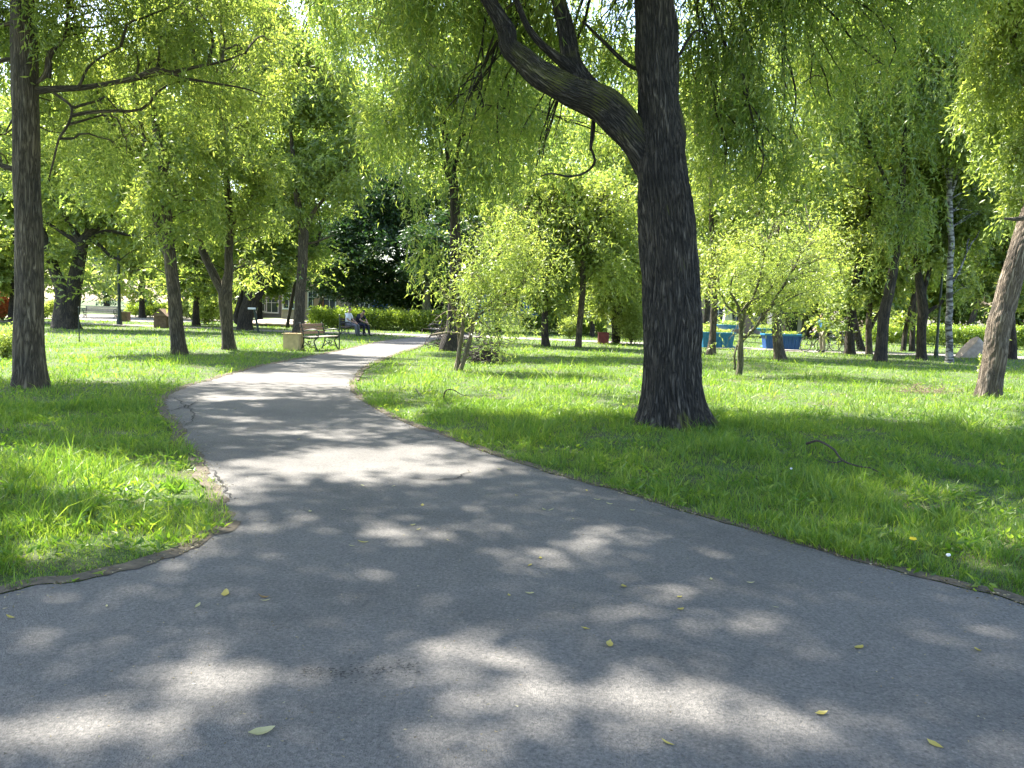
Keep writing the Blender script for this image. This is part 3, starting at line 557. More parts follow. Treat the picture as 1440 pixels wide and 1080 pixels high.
tz('dark rough-based tree overgrown with drooping willow curtains, just right of the path end', 'tree', [(632,494,28),(633,484,27),(634,470,22),(635,462,16),(637,440,15),(640,400,16),(641,350,15),(640,300,14),(637,260,13),(632,215,11),(622,170,9),(610,120,9),(602,60,8),(595,0,6),(590,-80,4)],
 [(640,150,60,90,0,2),(700,130,70,90,1,2),(590,60,80,70,0,2),(660,30,100,60,1,2),(600,330,22,40,-.8,.8,.4),(560,170,50,60,.5,1.6,.7),(600,240,35,40,-.3,1,.5),(690,240,50,40,.5,1.5,.6),(500,-20,90,60,1,3),(770,10,90,90,2,3,1.2),(860,120,50,90,2,3,.8)], n=90000,
 limbs=[[(636,245,7),(645,210,6),(652,170,5),(655,110,4),(650,40,3)],[(637,262,5),(625,235,5),(618,200,4),(610,170,3)],[(640,330,3),(632,305,3),(626,300,2)]], leaf=(.19,.036), droop=.95, slen=1.7, L=18, lm=LEAF, bm=BARK_D, seg=24, cs=.75, flare=.15, nclu=16)
def sap(*a, **k): return tree('young_willow', *a, **k)
sap('young multi-stemmed willow with pale yellow-green foliage at the right edge of the path', 'young tree', [(643,523,7),(646,500,6),(650,470,5.5),(653,440,5),(657,410,4),(668,370,3),(680,330,2)],
 [(710,365,40,36,0,.8),(680,400,30,34,-.3,.7),(735,330,34,26,.2,.8),(620,405,14,14,-.2,.4,.4),(760,380,32,28,.2,.7,.6),(715,440,38,30,0,.8,.7),(730,300,30,18,.2,.6,.5),(650,430,24,24,0,.5,.4),(700,480,22,14,0,.4,.3),(660,340,20,25,0,.5,.4)], n=40000,
 limbs=[[(647,522,7,-.1),(657,490,6,-.1),(664,460,5.5),(672,430,4.5),(684,400,3.5),(700,360,3),(720,320,2)],[(640,522,5,.2),(645,490,4,.2),(642,450,3.5,.2),(632,425,3),(620,405,2)],[(664,460,3),(655,440,3),(630,438,2.5),(612,450,2)],[(650,470,3),(628,468,3),(606,472,2.5)],[(668,440,3),(700,420,3),(735,400,2)],[(650,430,3),(652,410,3),(664,385,2.5),(670,350,2)]],
 leaf=(.09,.018), droop=.6, slen=.5, L=12, lm=LEAFY, bm=barkmat('young_willow_bark', (.17,.14,.09), (.33,.29,.2)), seg=10, step=.06, flare=.1, nclu=12, cs=1., wig=.03)
tz('slim dark tree behind the young yellow willow', 'tree', [(768,487,12),(767,470,10),(766,440,9),(767,410,8),(766,370,6),(764,320,4)], [(770,360,60,50,0),(740,300,60,50,1),(790,420,25,25,0,1,.3),(760,260,70,40,1)], n=26000, leaf=L3, droop=.6, slen=1.2, bm=BARK_D, seg=14, lm=LEAFM)
tz('slim brown tree left of the huge willow, its top branch curling right', 'tree', [(813,489,9),(815,465,8.5),(817,440,8.5),(819,400,8.5),(820,360,8),(818,335,7),(815,300,5)], [(830,330,60,40,0),(870,360,40,40,0,1.6,.6),(850,270,60,40,1),(800,280,50,40,.5),(870,300,30,40,0,1,.5)], n=30000,
 limbs=[[(819,345,5),(802,315,4),(797,308,4),(812,306,4),(830,302,3.5),(845,288,2.5)],[(819,350,3),(835,320,2.5),(850,300,2)]], leaf=(.16,.055), droop=.6, slen=1.2, seg=14, lm=LEAFY)
tz('double dark trunk between the slim brown tree and the huge willow', 'tree', [(866,483,11),(864,460,8),(862,430,8),(860,390,6),(858,340,4)], [(865,370,45,50,0),(850,420,40,20,0,1.5,.5)], n=20000, limbs=[[(868,481,9),(870,455,7),(874,420,6),(880,380,5)]], leaf=L3, droop=.55, slen=1.2, seg=12, bm=BARK_D)
tz('small dark tree immediately right of the slim brown one', 'tree', [(833,474,8),(833,455,6),(832,430,5),(834,400,4)], [(835,395,30,35,0)], n=9000, leaf=L3, droop=.4, seg=10, bm=BARK_D, nclu=8)
tz('dark tree leaning right above the dark red bin', 'tree', [(849,470,10),(848,450,9),(845,425,7),(850,390,5)], [(850,385,40,35,0)], n=11000, limbs=[[(847,440,5),(858,420,4),(866,400,3)]], leaf=L3, droop=.4, seg=10, bm=BARK_D, nclu=8)
tz('slender brown tree close behind the huge willow on its right, before the blue trough', 'tree', [(1000,499,12),(1002,470,9.5),(1004,440,9),(1005,405,8.5),(1004,360,8),(1000,300,6),(1000,220,5)], [(1010,320,50,60,0),(1040,260,80,60,1),(985,400,20,30,0,1,.4),(1050,200,90,60,2),(1000,130,80,60,1),(1030,20,80,80,2,3),(1110,60,80,90,3,3)], n=66000, leaf=L2, droop=.7, slen=1.3, seg=16)
tz('dark companion trunk touching the slender brown tree behind the huge willow', 'tree', [(993,478,9),(993,455,8),(995,430,8),(996,390,6)], [(985,370,30,40,0)], n=6000, leaf=L3, droop=.5, seg=12, bm=BARK_D, nclu=6)
sap('small twisted willow with lit round crown right of the huge trunk', 'young tree', [(1038,529,9),(1040,505,8.5),(1041,485,8),(1043,465,6),(1041,440,4.5),(1035,425,3.5),(1026,410,2.5)],
 [(1110,330,65,40,0,1.1,1.3),(1150,380,48,42,.2,1),(1060,370,42,42,0,.9),(1180,320,30,34,.3,.8,.7),(1110,400,60,34,0,1,.9),(1140,290,50,22,.3,.9,.7),(1000,385,26,40,0,.6,.5),(1080,440,36,18,-.2,.6,.5),(1015,475,13,9,-.2,.3,.2),(1170,430,26,16,.2,.5,.4),(1105,365,80,62,.4,1.2,1.8)], n=78000,
 limbs=[[(1042,480,6),(1060,462,5),(1072,445,4.5),(1090,420,4),(1115,380,3),(1140,330,2)],[(1043,465,4.5),(1050,435,4),(1062,410,3.5),(1070,380,2.5),(1080,340,2)],[(1033,520,3,-.1),(1032,500,3,-.1),(1036,485,2)],[(1041,440,3),(1052,425,3),(1068,418,2.5),(1085,405,2)],[(1041,445,3),(1022,430,3),(1010,405,2)]],
 leaf=(.09,.018), droop=.6, slen=.52, L=12, lm=LEAFY, bm=barkmat('mossy_young_bark', (.10,.10,.05), (.22,.2,.12)), seg=12, step=.06, flare=.2, nclu=14, cs=1., wig=.03)
tz('stout tree standing in front of the blue troughs, shadowed base lit orange', 'tree', [(1098,508,17),(1095,490,14.5),(1093,470,13.5),(1093,450,14),(1094,420,12),(1096,380,9),(1098,330,6)], [(1095,400,40,25,0,1.5,.8),(1080,300,60,50,1),(1120,260,70,60,1)], n=20000, leaf=L3, droop=.6, seg=16, bm=BARK)
tz('dark trunk half hidden behind the stout tree by the blue troughs', 'tree', [(1111,490,11),(1108,470,10),(1106,440,9),(1104,400,7)], [(1110,400,30,20,0,2,.6)], n=6000, leaf=L3, droop=.4, seg=12, bm=BARK_D, nclu=6)
tz('dark tree right beside the bicycles, bending right as it rises', 'tree', [(1195,498,14),(1195,475,13),(1197,440,12),(1203,400,11),(1208,370,9),(1214,345,7),(1220,310,7),(1223,280,6),(1222,240,4)], [(1215,330,50,40,0),(1200,250,60,50,1),(1230,400,30,30,0,1,.5),(1180,410,26,26,-.5,1,.4),(1240,200,80,60,2),(1165,445,24,10,-.5,1,.3)], n=38000,
 limbs=[[(1204,400,6),(1218,370,4.5),(1232,345,4),(1245,300,3)],[(1196,440,5),(1188,400,4),(1180,370,3)]], leaf=L3, droop=.55, slen=1.3, seg=16, bm=BARK_D)
tz('dark slanting stem tucked behind the tree beside the bicycles', 'tree', [(1212,493,10),(1206,470,9),(1200,440,8),(1196,400,6)], [(1190,380,35,30,0)], n=5000, leaf=L3, droop=.4, seg=10, bm=BARK_D, nclu=6)
tz('pale lit trunk with a dark side fork, between two dark trunks on the right', 'tree', [(1222,498,9),(1222,475,8.5),(1222,450,8),(1224,415,7),(1228,380,5),(1232,340,3)], [(1235,390,26,30,0),(1240,330,40,40,1)], n=9000, limbs=[[(1223,465,5),(1233,445,4.5),(1245,425,3.5),(1250,400,2.5)]], leaf=L3, droop=.4, seg=12, bm=BARK, nclu=8)
tz('tall dark tree with sinuous trunk, second large one from the right edge', 'tree', [(1237,508,17),(1240,480,15.5),(1243,450,15),(1249,415,14),(1256,380,12.5),(1262,345,10.5),(1267,310,10),(1268,270,9),(1271,220,8.5),(1275,170,7.5),(1276,130,7),(1270,60,5),(1268,-20,4)],
 [(1260,150,80,90,0,2),(1180,120,70,90,1,2),(1310,30,120,80,1,3,1.4),(1270,270,40,60,-.5,1,.7),(1200,20,100,60,0,2),(1150,240,40,50,1,1.5,.5),(1240,330,30,40,-.5,1,.4)], n=64000,
 limbs=[[(1268,300,5),(1240,240,4.5),(1215,180,4),(1200,110,3)],[(1276,150,4),(1290,110,3.5),(1300,60,3)],[(1258,370,4),(1275,330,3),(1290,290,2)]], leaf=(.19,.038), droop=.85, slen=1.6, L=16, lm=LEAF, bm=BARK_D, seg=24, nclu=18, cs=.8)
tz('thin leaning tree right of the tall sinuous one', 'tree', [(1270,494,7),(1273,470,6.5),(1279,440,6.5),(1285,410,5),(1280,385,3.5),(1268,365,2.5)], [(1280,370,30,30,0),(1260,450,14,16,1,1,.2)], n=7000, leaf=L3, droop=.4, seg=10, bm=BARK_D, nclu=7)
tz('thin upright dark tree squeezed between leaning and stub-branched trunks', 'tree', [(1283,494,8),(1283,470,7),(1285,440,7),(1287,410,5),(1290,370,3)], [(1290,350,30,40,0)], n=7000, leaf=L3, droop=.4, seg=10, bm=BARK_D, nclu=7)
tz('dark tree bearing two pale sawn-off branch stubs', 'tree', [(1296,506,14),(1296,480,12),(1297,455,12.5),(1297,430,14),(1293,400,11),(1290,370,9),(1291,330,8),(1293,280,7),(1296,220,5)], [(1300,300,40,60,0),(1330,250,60,60,1),(1290,200,60,60,1),(1330,330,40,40,0)], n=36000,
 limbs=[[(1299,425,9),(1300,408,6),(1305,388,6),(1311,366,5)],[(1301,442,7),(1312,434,5),(1322,428,5),(1328,418,4)]], leaf=L3, droop=.6, slen=1.3, bm=BARK_D, seg=18)
tree('birch_tree', 'slender white-and-grey birch on the right lawn, beside the globe lamp', 'birch', [(1335,510,10),(1335,480,9),(1334,455,9),(1336,430,9),(1335,400,8),(1336,370,8),(1338,340,8),(1336,300,7.5),(1335,260,7),(1337,220,5),(1334,170,4),(1330,100,3)],
 [(1345,180,60,80,0,2),(1380,120,50,80,0,2),(1380,280,50,50,1,1.5,.7),(1350,400,20,30,.5,.8,.3),(1340,60,80,60,0,2)], n=42000, limbs=[[(1336,280,4),(1350,235,3.5),(1362,200,3),(1372,160,2)],[(1336,260,3),(1322,220,2.5),(1318,180,2)],[(1337,400,3),(1350,380,3),(1360,355,2)]], leaf=(.13,.05), droop=.7, slen=1.3, lm=LEAFM, bm=BIRCH, seg=16)
tz('dark crooked tree leaning right behind the pale boulder', 'tree', [(1356,484,7),(1361,465,7),(1368,445,8),(1374,420,7),(1376,395,5),(1372,360,4)], [(1385,370,40,40,0),(1400,320,50,50,1),(1370,430,20,20,1,1,.3)], n=18000, limbs=[[(1372,425,4),(1362,410,3.5),(1352,400,2.5)]], leaf=L3, droop=.4, seg=12, bm=BARK_D, lm=LEAF)
tz('dark trunk partly hidden behind the leaning scaly one at right edge', 'tree', [(1423,505,12),(1424,480,11),(1422,450,10),(1420,400,8)], [(1410,400,35,35,0),(1425,330,50,50,1)], n=16000, leaf=L3, droop=.4, seg=12, bm=BARK_D, lm=LEAF)
ph28 = rng.uniform(0, 6, 6)
def d28(th, L, P):
    h = P[:, 2:3]; rid = np.abs(np.sin(th*8+2.5*np.sin(L*3.3+ph28[0])+1.6*np.sin(L*8+th*3+ph28[1])))
    rid2 = np.abs(np.sin(L*19+2*np.sin(th*4+ph28[3])+1.2*np.sin(L*5)))
    return .92+.3*np.exp(-np.maximum(h, 0)/.2)*(.6+.4*np.sin(th*5+1))+.055*(rid-.6)+.03*(rid2-.6)*rid+.05*np.sin(th*3+L*2.6+ph28[2])
T28 = tz('leaning tree with pale flaking bark at the right edge of the lawn', 'tree', [(1389,560,34),(1394,530,33),(1399,505,33),(1402,480,33),(1406,455,34),(1412,430,32),(1420,400,32),(1429,370,29),(1437,340,28),(1446,310,27),(1458,270,24),(1475,200,20),(1490,100,14),(1500,0,8)],
 [(1425,150,40,90,1,1.3),(1460,50,90,80,0),(1520,180,80,80,0),(1440,250,26,50,.6,.6,.5),(1395,430,12,28,.8,.5,.2),(1400,-60,120,60,-1)], n=40000,
 limbs=[[(1444,305,8,-.2),(1428,308,6,-.35),(1412,308,3,-.4)],[(1480,190,9),(1450,120,7),(1425,60,4)]], leaf=(.11,.03), droop=.8, slen=.9, L=14, lm=LEAFY, bm=BARK_L, seg=80, disp=d28, step=.03, wig=.012, quad=True)
# thicker-leaved trees further back closing the view
for k, (u, v, wd, lab, bl, lmx) in enumerate([
 (925, 470, 10, 'dark far tree filling the gap between the huge willow and the double trunk', [(900,400,50,30),(890,420,40,18)], LEAF),
 (1075, 474, 9, 'dark low-branched far tree behind the stout tree', [(1075,415,40,22),(1085,380,60,40)], LEAF),
 (1138, 474, 8, 'low dark far tree left of the person in blue', [(1135,420,34,20),(1140,370,50,40)], LEAFM),
 (1228, 480, 8, 'dark low far tree behind the pale lit trunk', [(1225,430,26,20),(1230,380,40,36)], LEAF),
 (1345, 482, 9, 'deep green far tree behind the birch', [(1345,420,40,26),(1345,360,60,50)], LEAF),
 (1435, 484, 9, 'deep green far tree at the right frame edge', [(1440,425,40,26),(1440,350,60,50)], LEAF),
 (790, 468, 9, 'dark far tree behind the slim brown tree', [(790,415,40,24),(800,360,60,40)], LEAF),
 (365, 452, 9, 'low dark far tree before the pale house with wide windows', [(372,395,26,16),(380,350,50,40)], LEAF),
 (20, 452, 16, 'bright far tree with rounded crown at the left frame edge', [(10,330,80,60),(20,250,90,70),(-40,380,60,30)], LEAFY),
 (200, 447, 9, 'round lime-green tree between the left lamp post and the forked brown tree', [(180,390,46,26),(200,330,60,50),(170,260,90,60)], LEAFY),
 (276, 458, 11, 'dark narrow tree before the brown building at the left', [(278,370,32,40),(285,300,50,40)], LEAF),
 (700, 466, 9, 'far dark tree hidden behind the young yellow willow', [(700,330,70,60),(700,240,90,60),(720,410,40,25)], LEAF),
 (905, 462, 10, 'far tree seen just left of the huge willow trunk', [(880,300,60,60),(900,200,90,70)], LEAFM),
 (1020, 466, 9, 'far tree behind the blue troughs, its crown above the pale house', [(1050,380,70,40),(1060,280,90,70)], LEAFM),
 (1160, 472, 10, 'far tree rising behind the person in blue', [(1160,380,60,40),(1170,280,90,70)], LEAF),
 (1262, 477, 8, 'light green far tree behind the right hedge', [(1262,420,26,26),(1280,340,60,50)], LEAFY),
 (1400, 481, 11, 'far dense tree behind the boulder at the right', [(1400,390,70,40),(1400,290,90,70)], LEAF),
 (500, 452, 9, 'far tree behind the hedge left of the dark shade tree', [(480,300,90,60),(500,200,110,70)], LEAF),
 (332, 448, 9, 'far dark-leaved tree in front of the white-framed windows', [(335,380,36,26),(320,320,70,40)], LEAF),
 (150, 430.5, 8, 'pale blue-green spruce-like far tree behind the left bench', [(140,400,40,26),(130,350,60,40)], LEAFS)]):
    tree('background_tree', lab, 'tree', [(u, v, wd), (u, v-30, wd*.8), (u+3, v-90, wd*.6), (u, v-160, wd*.3)], bl, n=24000, leaf=(.30, .13), droop=.3, slen=2., lm=lmx, bm=BARK_D, seg=10, filt=False, nclu=14, cs=.9)
# ------------------------------------------------------------------ far-off wood
def fwood():
    Vs = []; Fs = []; n0 = 0
    N = 620; x = rng.uniform(-75, 85, N); y = 92+rng.uniform(0, 30, N)+.0*x; 
    for k in range(N):
        zc = rng.uniform(.04, 1)**.9*31+2.5; r_ = rng.uniform(1.8, 3.6); n = 420
        P = np.array([x[k], y[k], zc])+rng.normal(size=(n, 3))*np.array([r_*.55, r_*.5, r_*.42]); P = P[P[:, 2] > 1.0]; D = nrm(rng.normal(size=P.shape)+np.array([0, 0, -.6])); V, F = leafgeo(P, D, .62, .34, False); Vs.append(V); Fs.append(F+n0); n0 += len(V)
    return meshnp('far_wood', np.vstack(Vs), [np.vstack(Fs)])
o = link('far_wood', fwood(), LEAF); tag(o, 'far-off leafy wood closing the view behind the park', 'woodland', None, 'stuff')
# ------------------------------------------------------------------ hedges
def hedge(pts, wdt, hgt, n, lab, lm, top=None, ls=(.11, .07), hj=.12):
    """pts = ground pixels along its front foot"""
    P = pl(pts); L_ = np.r_[0, np.cumsum(np.linalg.norm(np.diff(P, axis=0), axis=1))]; b = np.array([*P[0], 0.]); root = empty('hedge', b, lab, 'hedge')
    def place(t, w_, z): return np.c_[np.interp(t, L_, P[:, 0]), np.interp(t, L_, P[:, 1])+w_, z]
    k = n//30; t = rng.uniform(0, L_[-1], k); c = place(t, rng.uniform(0, wdt, k), hgt*np.sqrt(rng.uniform(.02, 1, k))); c[:, 2] += hj*snoise(c[:, 0], c[:, 1], .5, 51)
    Q = np.repeat(c, 30, 0)+rng.normal(size=(k*30, 3))*np.array([.16, .12, .1]); Q = Q[Q[:, 2] > .05]
    V, F = leafgeo(Q, nrm(rng.normal(size=Q.shape)+np.array([0, 0, .9])), ls[0], ls[1], False); link('foliage', meshnp('foliage', V-b, [F]), lm, root)
    sb = MB()
    for t_ in np.arange(.3, L_[-1], .6): 
        q = place(np.array([t_]), np.array([wdt/2]), np.array([0]))[0]; sb.tube([q, q+[rng.normal()*.1, 0, hgt*.8]], [.03, .012], 5)
    sb.build('stems', BARK_D, root); return root
hedge([(435,462),(520,464),(600,467),(660,470)], 1.6, 1.15, 52000, 'clipped hedge with sunlit yellow-green top behind the two seated people', LEAFB)
hedge([(735,467.5),(800,470),(850,473)], 1.5, 1.0, 20000, 'low clipped hedge in front of the blue panels, right of the young yellow willow', LEAFB)
hedge([(1225,484),(1300,487),(1380,490),(1500,494)], 1.4, 1.2, 42000, 'dark green hedge running behind the right-hand trees and boulder', LEAFB)
hedge([(178,445.5),(215,447),(250,448)], 2.2, 1.0, 12000, 'low hedge between the left lamp post and the first forked brown tree', LEAFB, ls=(.16, .1))
hedge([(-60,451),(20,449.5),(70,449)], 1.5, 1.0, 9000, 'ragged low bush row at the far left edge of the lawn', LEAFM, ls=(.16, .1))
hedge([(240,449),(300,452),(345,454)], 1.6, 1.2, 12000, 'shrub row growing against the brown building', LEAFM, ls=(.16, .1))
def shrub(u, v, r, h, n, lab, lm, ls=(.09, .05), name='shrub', cat='bush'):
    b = G(u, v); root = empty(name, b, lab, cat); k = max(6, n//60); c = nrm(rng.normal(size=(k, 3)))*rng.uniform(.3, 1, (k, 1))*np.array([r, r, h/2])+np.array([0, 0, h*.55])
    Q = np.repeat(c, 60, 0)+rng.normal(size=(k*60, 3))*r*.22; Q = Q[Q[:, 2] > .03]; V, F = leafgeo(Q, nrm(rng.normal(size=Q.shape)+np.array([0, 0, .4])), ls[0], ls[1], False); link('foliage', meshnp('foliage', V, [F]), lm, root)
    sb = MB(); 
    for c_ in c[:14]: sb.tube([[0, 0, 0], c_*[.4, .4, .6]+rng.normal(size=3)*.03, c_], [.015, .01, .004], 5)
    sb.V = [q+b for q in sb.V]; sb.build('stems', BARK, root); return root
shrub(887, 484, .8, 1.9, 9000, 'pale-leaved bush with white blossom just left of the huge willow trunk', LEAFY, (.1, .06))
shrub(800, 476, .5, 1.2, 4000, 'small bush at the foot of the slim brown tree, behind it', LEAFY, (.1, .06))
shrub(999, 482, .6, 1.0, 3500, 'yellow-green bush growing behind the blue trough', LEAFY, (.1, .06))
shrub(288, 456, 1.0, 2.2, 6000, 'tall flowering bush beside the dark narrow tree on the left', LEAFY, (.16, .1))
shrub(1188, 489, .5, 1.2, 4000, 'leafy bush behind the bicycles', LEAFM, (.1, .06))
shrub(8, 505, .5, .7, 3500, 'small twiggy bush at the left frame edge beside the nearest trunk', LEAFM, (.07, .03))
shrub(1382, 548, .18, .85, 900, 'ivy-like shoots climbing the left foot of the leaning scaly trunk', LEAFY, (.07, .05), 'ivy', 'ivy')
shrub(3, 450, .9, 1.6, 3500, 'orange-red flowering bush at the far left edge', ORANGE, (.14, .1))
# ------------------------------------------------------------------ buildings
def building(name, lab, u0, u1, vb, d, h, m, wins, depth=8, roof=True, doors=(), panels=(), pipes=()):
    a = A(u0, vb, d); c = A(u1, vb, d); x0, x1 = a[0], c[0]; b = np.array([(x0+x1)/2, d, 0.]); W = x1-x0; root = empty(name, b, lab, 'building')
    mb = MB(); mb.box(b+[0, depth/2, h/2], [W, depth, h]); mb.box(b+[0, -.04, .25], [W+.02, .06, .5]); mb.build('wall', m, root, bevel=.02)
    if roof:
        mb = MB(); V = np.array([[-W/2-.4, -.5, h], [W/2+.4, -.5, h], [W/2+.4, depth+.5, h], [-W/2-.4, depth+.5, h], [-W/2-.4, depth/2, h+1.6], [W/2+.4, depth/2, h+1.6]])+b+[0, 0, .02]
        mb.add(V, [np.array([[0, 1, 5, 4], [2, 3, 4, 5], [0, 3, 2, 1]]), np.array([[0, 4, 3], [1, 2, 5]])]); mb.box(b+[0, -.52, h-.02], [W+.8, .1, .14]); mb.build('roof', ROOFM, root)
    for (fx, z0, ww, hh) in wins:
        cx = x0+W*fx; e = empty('window', (0, 0, 0)); e.parent = root; e.location = (cx-b[0], -.03, z0+hh/2); q = np.array([cx, d-.03, z0+hh/2])
        mb = MB()
        for s_ in (-1, 1): mb.box(q+[s_*ww/2, 0, 0], [.08, .1, hh+.08]); mb.box(q+[0, 0, s_*hh/2], [ww-.08, .1, .08])
        mb.box(q, [.05, .08, hh-.08]); mb.box(q+[0, -.0, hh*.18], [ww-.1, .06, .045]); mb.build('frame', WHITEP, e)
        mb = MB(); mb.box(q+[0, .01, 0], [ww-.02, .03, hh-.02]); mb.build('pane', GLASS, e)
        mb = MB(); mb.box(q+[0, -.06, -hh/2-.07], [ww+.2, .2, .06]); mb.build('sill', WHITEP, e)
    for (fx, ww, hh, mm) in doors:
        mb = MB(); q = np.array([x0+W*fx, d-.05, hh/2+.0]); mb.box(q, [ww, .08, hh]); mb.box(q+[0, -.05, hh*.2], [ww*.7, .03, hh*.35]); mb.box(q+[0, -.05, -hh*.25], [ww*.7, .03, hh*.3]); mb.build('door', mm, root)
    for (fx, ww, z0, hh, mm) in panels:
        mb = MB(); q = np.array([x0+W*fx, d-.06, z0+hh/2]); mb.box(q, [ww, .08, hh]); mb.box(q+[0, -.05, hh/2-.05], [ww, .03, .1]); mb.build('panel', mm, root)
    for fx in pipes:
        mb = MB(); q = np.array([x0+W*fx, d-.18, 0]); mb.tube([q+[0, 0, .1], q+[0, 0, h-.3], q+[0, .2, h-.1]], [.06, .06, .06], 8); mb.build('downpipe', RUST, root)
    return root
building('house', 'peach plastered house with rusty downpipe behind the two seated people', 396, 480, 440, 80, 6.2, BEIGE, [(.12, 1.0, 1.1, 1.5), (.52, 1.0, .9, 1.7), (.8, 1., 1.2, 1.5), (.3, 3.9, 1.0, 1.2), (.7, 3.9, 1., 1.2)], pipes=(.36, .7), doors=((.62, .95, 2.1, BROWNW),))
building('house', 'pale house with wide white-framed windows seen between the V tree and the dark leaning tree', 334, 394, 440, 86, 5., GREYW, [(.25, .5, 2.0, 1.5), (.8, .5, 1.4, 1.5), (.55, .6, 1.2, 1.2)], pipes=())
building('house', 'brown-walled house with dark openings behind the forked brown tree', 262, 330, 436, 82, 5.5, BROWNW, [(.2, .9, 1.2, 1.4), (.6, 1., 1.2, 1.5)], doors=((.82, 1., 2.2, GLASS),), pipes=(.4,))
building('blue_pavilion', 'long low grey pavilion with deep blue panels behind the sunlit hedge', 484, 800, 442, 84, 3.3, GREYW, [(.09, .8, .9, 1.4), (.27, 1.0, .9, 1.4), (.5, 1., .9, 1.4), (.74, 1., .9, 1.4)], panels=[(.16, 1.5, .3, 2.4, BLUED), (.215, .5, .3, 2.4, BLUED), (.33, .6, .3, 2.4, BLUED), (.40, 1.6, .3, 2.4, BLUED), (.47, .5, .3, 2.4, BLUED), (.6, 1.8, .3, 2.4, BLUED), (.83, 2.0, .3, 2.4, BLUED), (.93, .9, .3, 2.4, BLUED)], roof=False)
building('house', 'pale house with white windows hidden behind the huge willow and blue troughs', 880, 1060, 450, 76, 4.8, BEIGE, [(.06, .8, 1., 1.6), (.16, .8, 1., 1.6), (.72, .7, 1., 1.7), (.86, .7, 1., 1.7)], pipes=(.55,))
building('house', 'white-columned house with a dark doorway left of the person in blue', 1085, 1160, 455, 70, 4.6, GREYW, [(.15, .8, 1., 1.5), (.85, .8, 1., 1.5)], doors=((.4, .9, 2.3, GLASS),), panels=[(.3, .28, 0.02, 2.7, WHITEP), (.52, .34, 0.02, 2.7, WHITEP)])
building('house', 'low pale house far behind the right hedge', 1235, 1300, 462, 95, 4.5, BEIGE, [(.3, 1., 1., 1.4), (.7, 1., 1., 1.4)])
# ------------------------------------------------------------------ parked cars
def car(u, v, lab, m, rz=0):
    b = G(u, v); root = empty('parked_car', b, lab, 'car', 'cars parked beyond the park', rz)
    prof = [(-2.1, .35), (-2.15, .75), (-1.9, .95), (-1.25, 1.0), (-.75, 1.42), (.75, 1.46), (1.35, 1.05), (2.0, .98), (2.1, .7), (2.1, .35)]
    n = len(prof); V = []
    for y in (-.85, .85):
        for (x, z) in prof: V.append([x, y*(.82 if z > 1.1 else 1), z])
    F4 = [[i, (i+1) % n, (i+1) % n+n, i+n] for i in range(n)]
    me = bpy.data.meshes.new('body'); me.from_pydata(V, [], F4+[list(range(n))[::-1], list(range(n, 2*n))]); o = link('body', me, m, root); bv = o.modifiers.new('b', 'BEVEL'); bv.width = .06; bv.segments = 2
    for s_ in (-1, 1):
        me = bpy.data.meshes.new('side_window'); me.from_pydata([[-1.1, s_*.80, 1.0], [1.2, s_*.80, 1.03], [.7, s_*.72, 1.38], [-.7, s_*.72, 1.36]], [], [[0, 1, 2, 3]]); link('side_window', me, GLASS, root).location.y = s_*.035
    for x in (-1.35, 1.35):
        for s_ in (-1, 1):
            e = MB(); e.lathe([(.0, -.1), (.2, -.1), (.31, -.09), (.33, 0), (.31, .09), (.2, .1), (0, .1)], (0, 0, 0), 18); e.V = [q[:, [0, 2, 1]]+np.array([x, s_*.8, .33])+b for q in e.V]; w_ = e.build('wheel', BLACK, root)
            e = MB(); e.lathe([(.0, -.11), (.19, -.11), (.19, .11), (0, .11)], (0, 0, 0), 14); e.V = [q[:, [0, 2, 1]]+np.array([x, s_*.8, .33])+b for q in e.V]; rm = e.build('rim', CHROME, w_)
    for s_ in (-1, 1):
        e = MB(); e.box(b+[2.09, s_*.6, .72], [.06, .3, .14]); e.build('headlight', GLOBE, root, bevel=.02)
    return root
car(1262, 470, 'white car parked beyond the right hedge', WHITEP, .1)
car(1322, 473, 'silver-blue car parked beyond the hedge, beside the birch', simple('silver_blue', (.28, .36, .42), .3, .05, 3, 0), .05)
car(1425, 477, 'white car parked beyond the hedge at the right frame edge', WHITEP, .1)
car(205, 437, 'blue-grey car parked behind the low left hedge', simple('grey_blue', (.12, .2, .26), .3, .05, 3, 0), .2)
# ------------------------------------------------------------------ street furniture
def lamp(u, v, vtop, utop, lab, r=.05, gr=.2):
    b = G(u, v); t = A(utop, vtop, b[1]); h = t[2]; root = empty('street_lamp', b, lab, 'street lamp')
    mb = MB(); mb.lathe([(r*1.7, -.05), (r*1.7, .25), (r*1.3, .35), (r*1.15, .8), (r, .9), (r*.8, h-gr-.05), (r*1.8, h-gr), (0, h-gr+.01)], b, 14); mb.build('post', IRON, root)
    mb = MB(); mb.lathe([(gr*sin(a), -gr*cos(a)) for a in np.linspace(.05, pi-.05, 12)], b+[0, 0, h+.04], 18); mb.build('globe', GLOBE, root, smooth=True)
    mb = MB(); mb.lathe([(gr*.55, h+gr*.85), (gr*.5, h+gr*1.05), (.0, h+gr*1.25)], b, 12); mb.build('cap', IRON, root); return root
lamp(168, 456.5, 322, 174, 'tall dark green lamp post with round globe beside the far left bench', .09, .26)
lamp(1316, 503, 351, 1326, 'lamp with milky round globe in front of the birch', .055, .27)
def post(name, lab, cat, u, v, h, r, m, lean=0, topm=None):
    b = G(u, v); root = empty(name, b, lab, cat); mb = MB(); mb.tube([b+[0, 0, -.05], b+[lean*h, 0, h]], [r, r*.9], 8); mb.build('post', m, root)
    mb = MB(); 
    if topm: mb.box(b+[lean*h-.12, 0, h+.04], [.38, .1, .1], .1); mb.build('spout', topm, root, bevel=.02)
    else: mb.lathe([(r*1.3, 0), (r*1.2, .03), (0, .05)], b+[lean*h, 0, h-.01], 10); mb.build('cap', m, root)
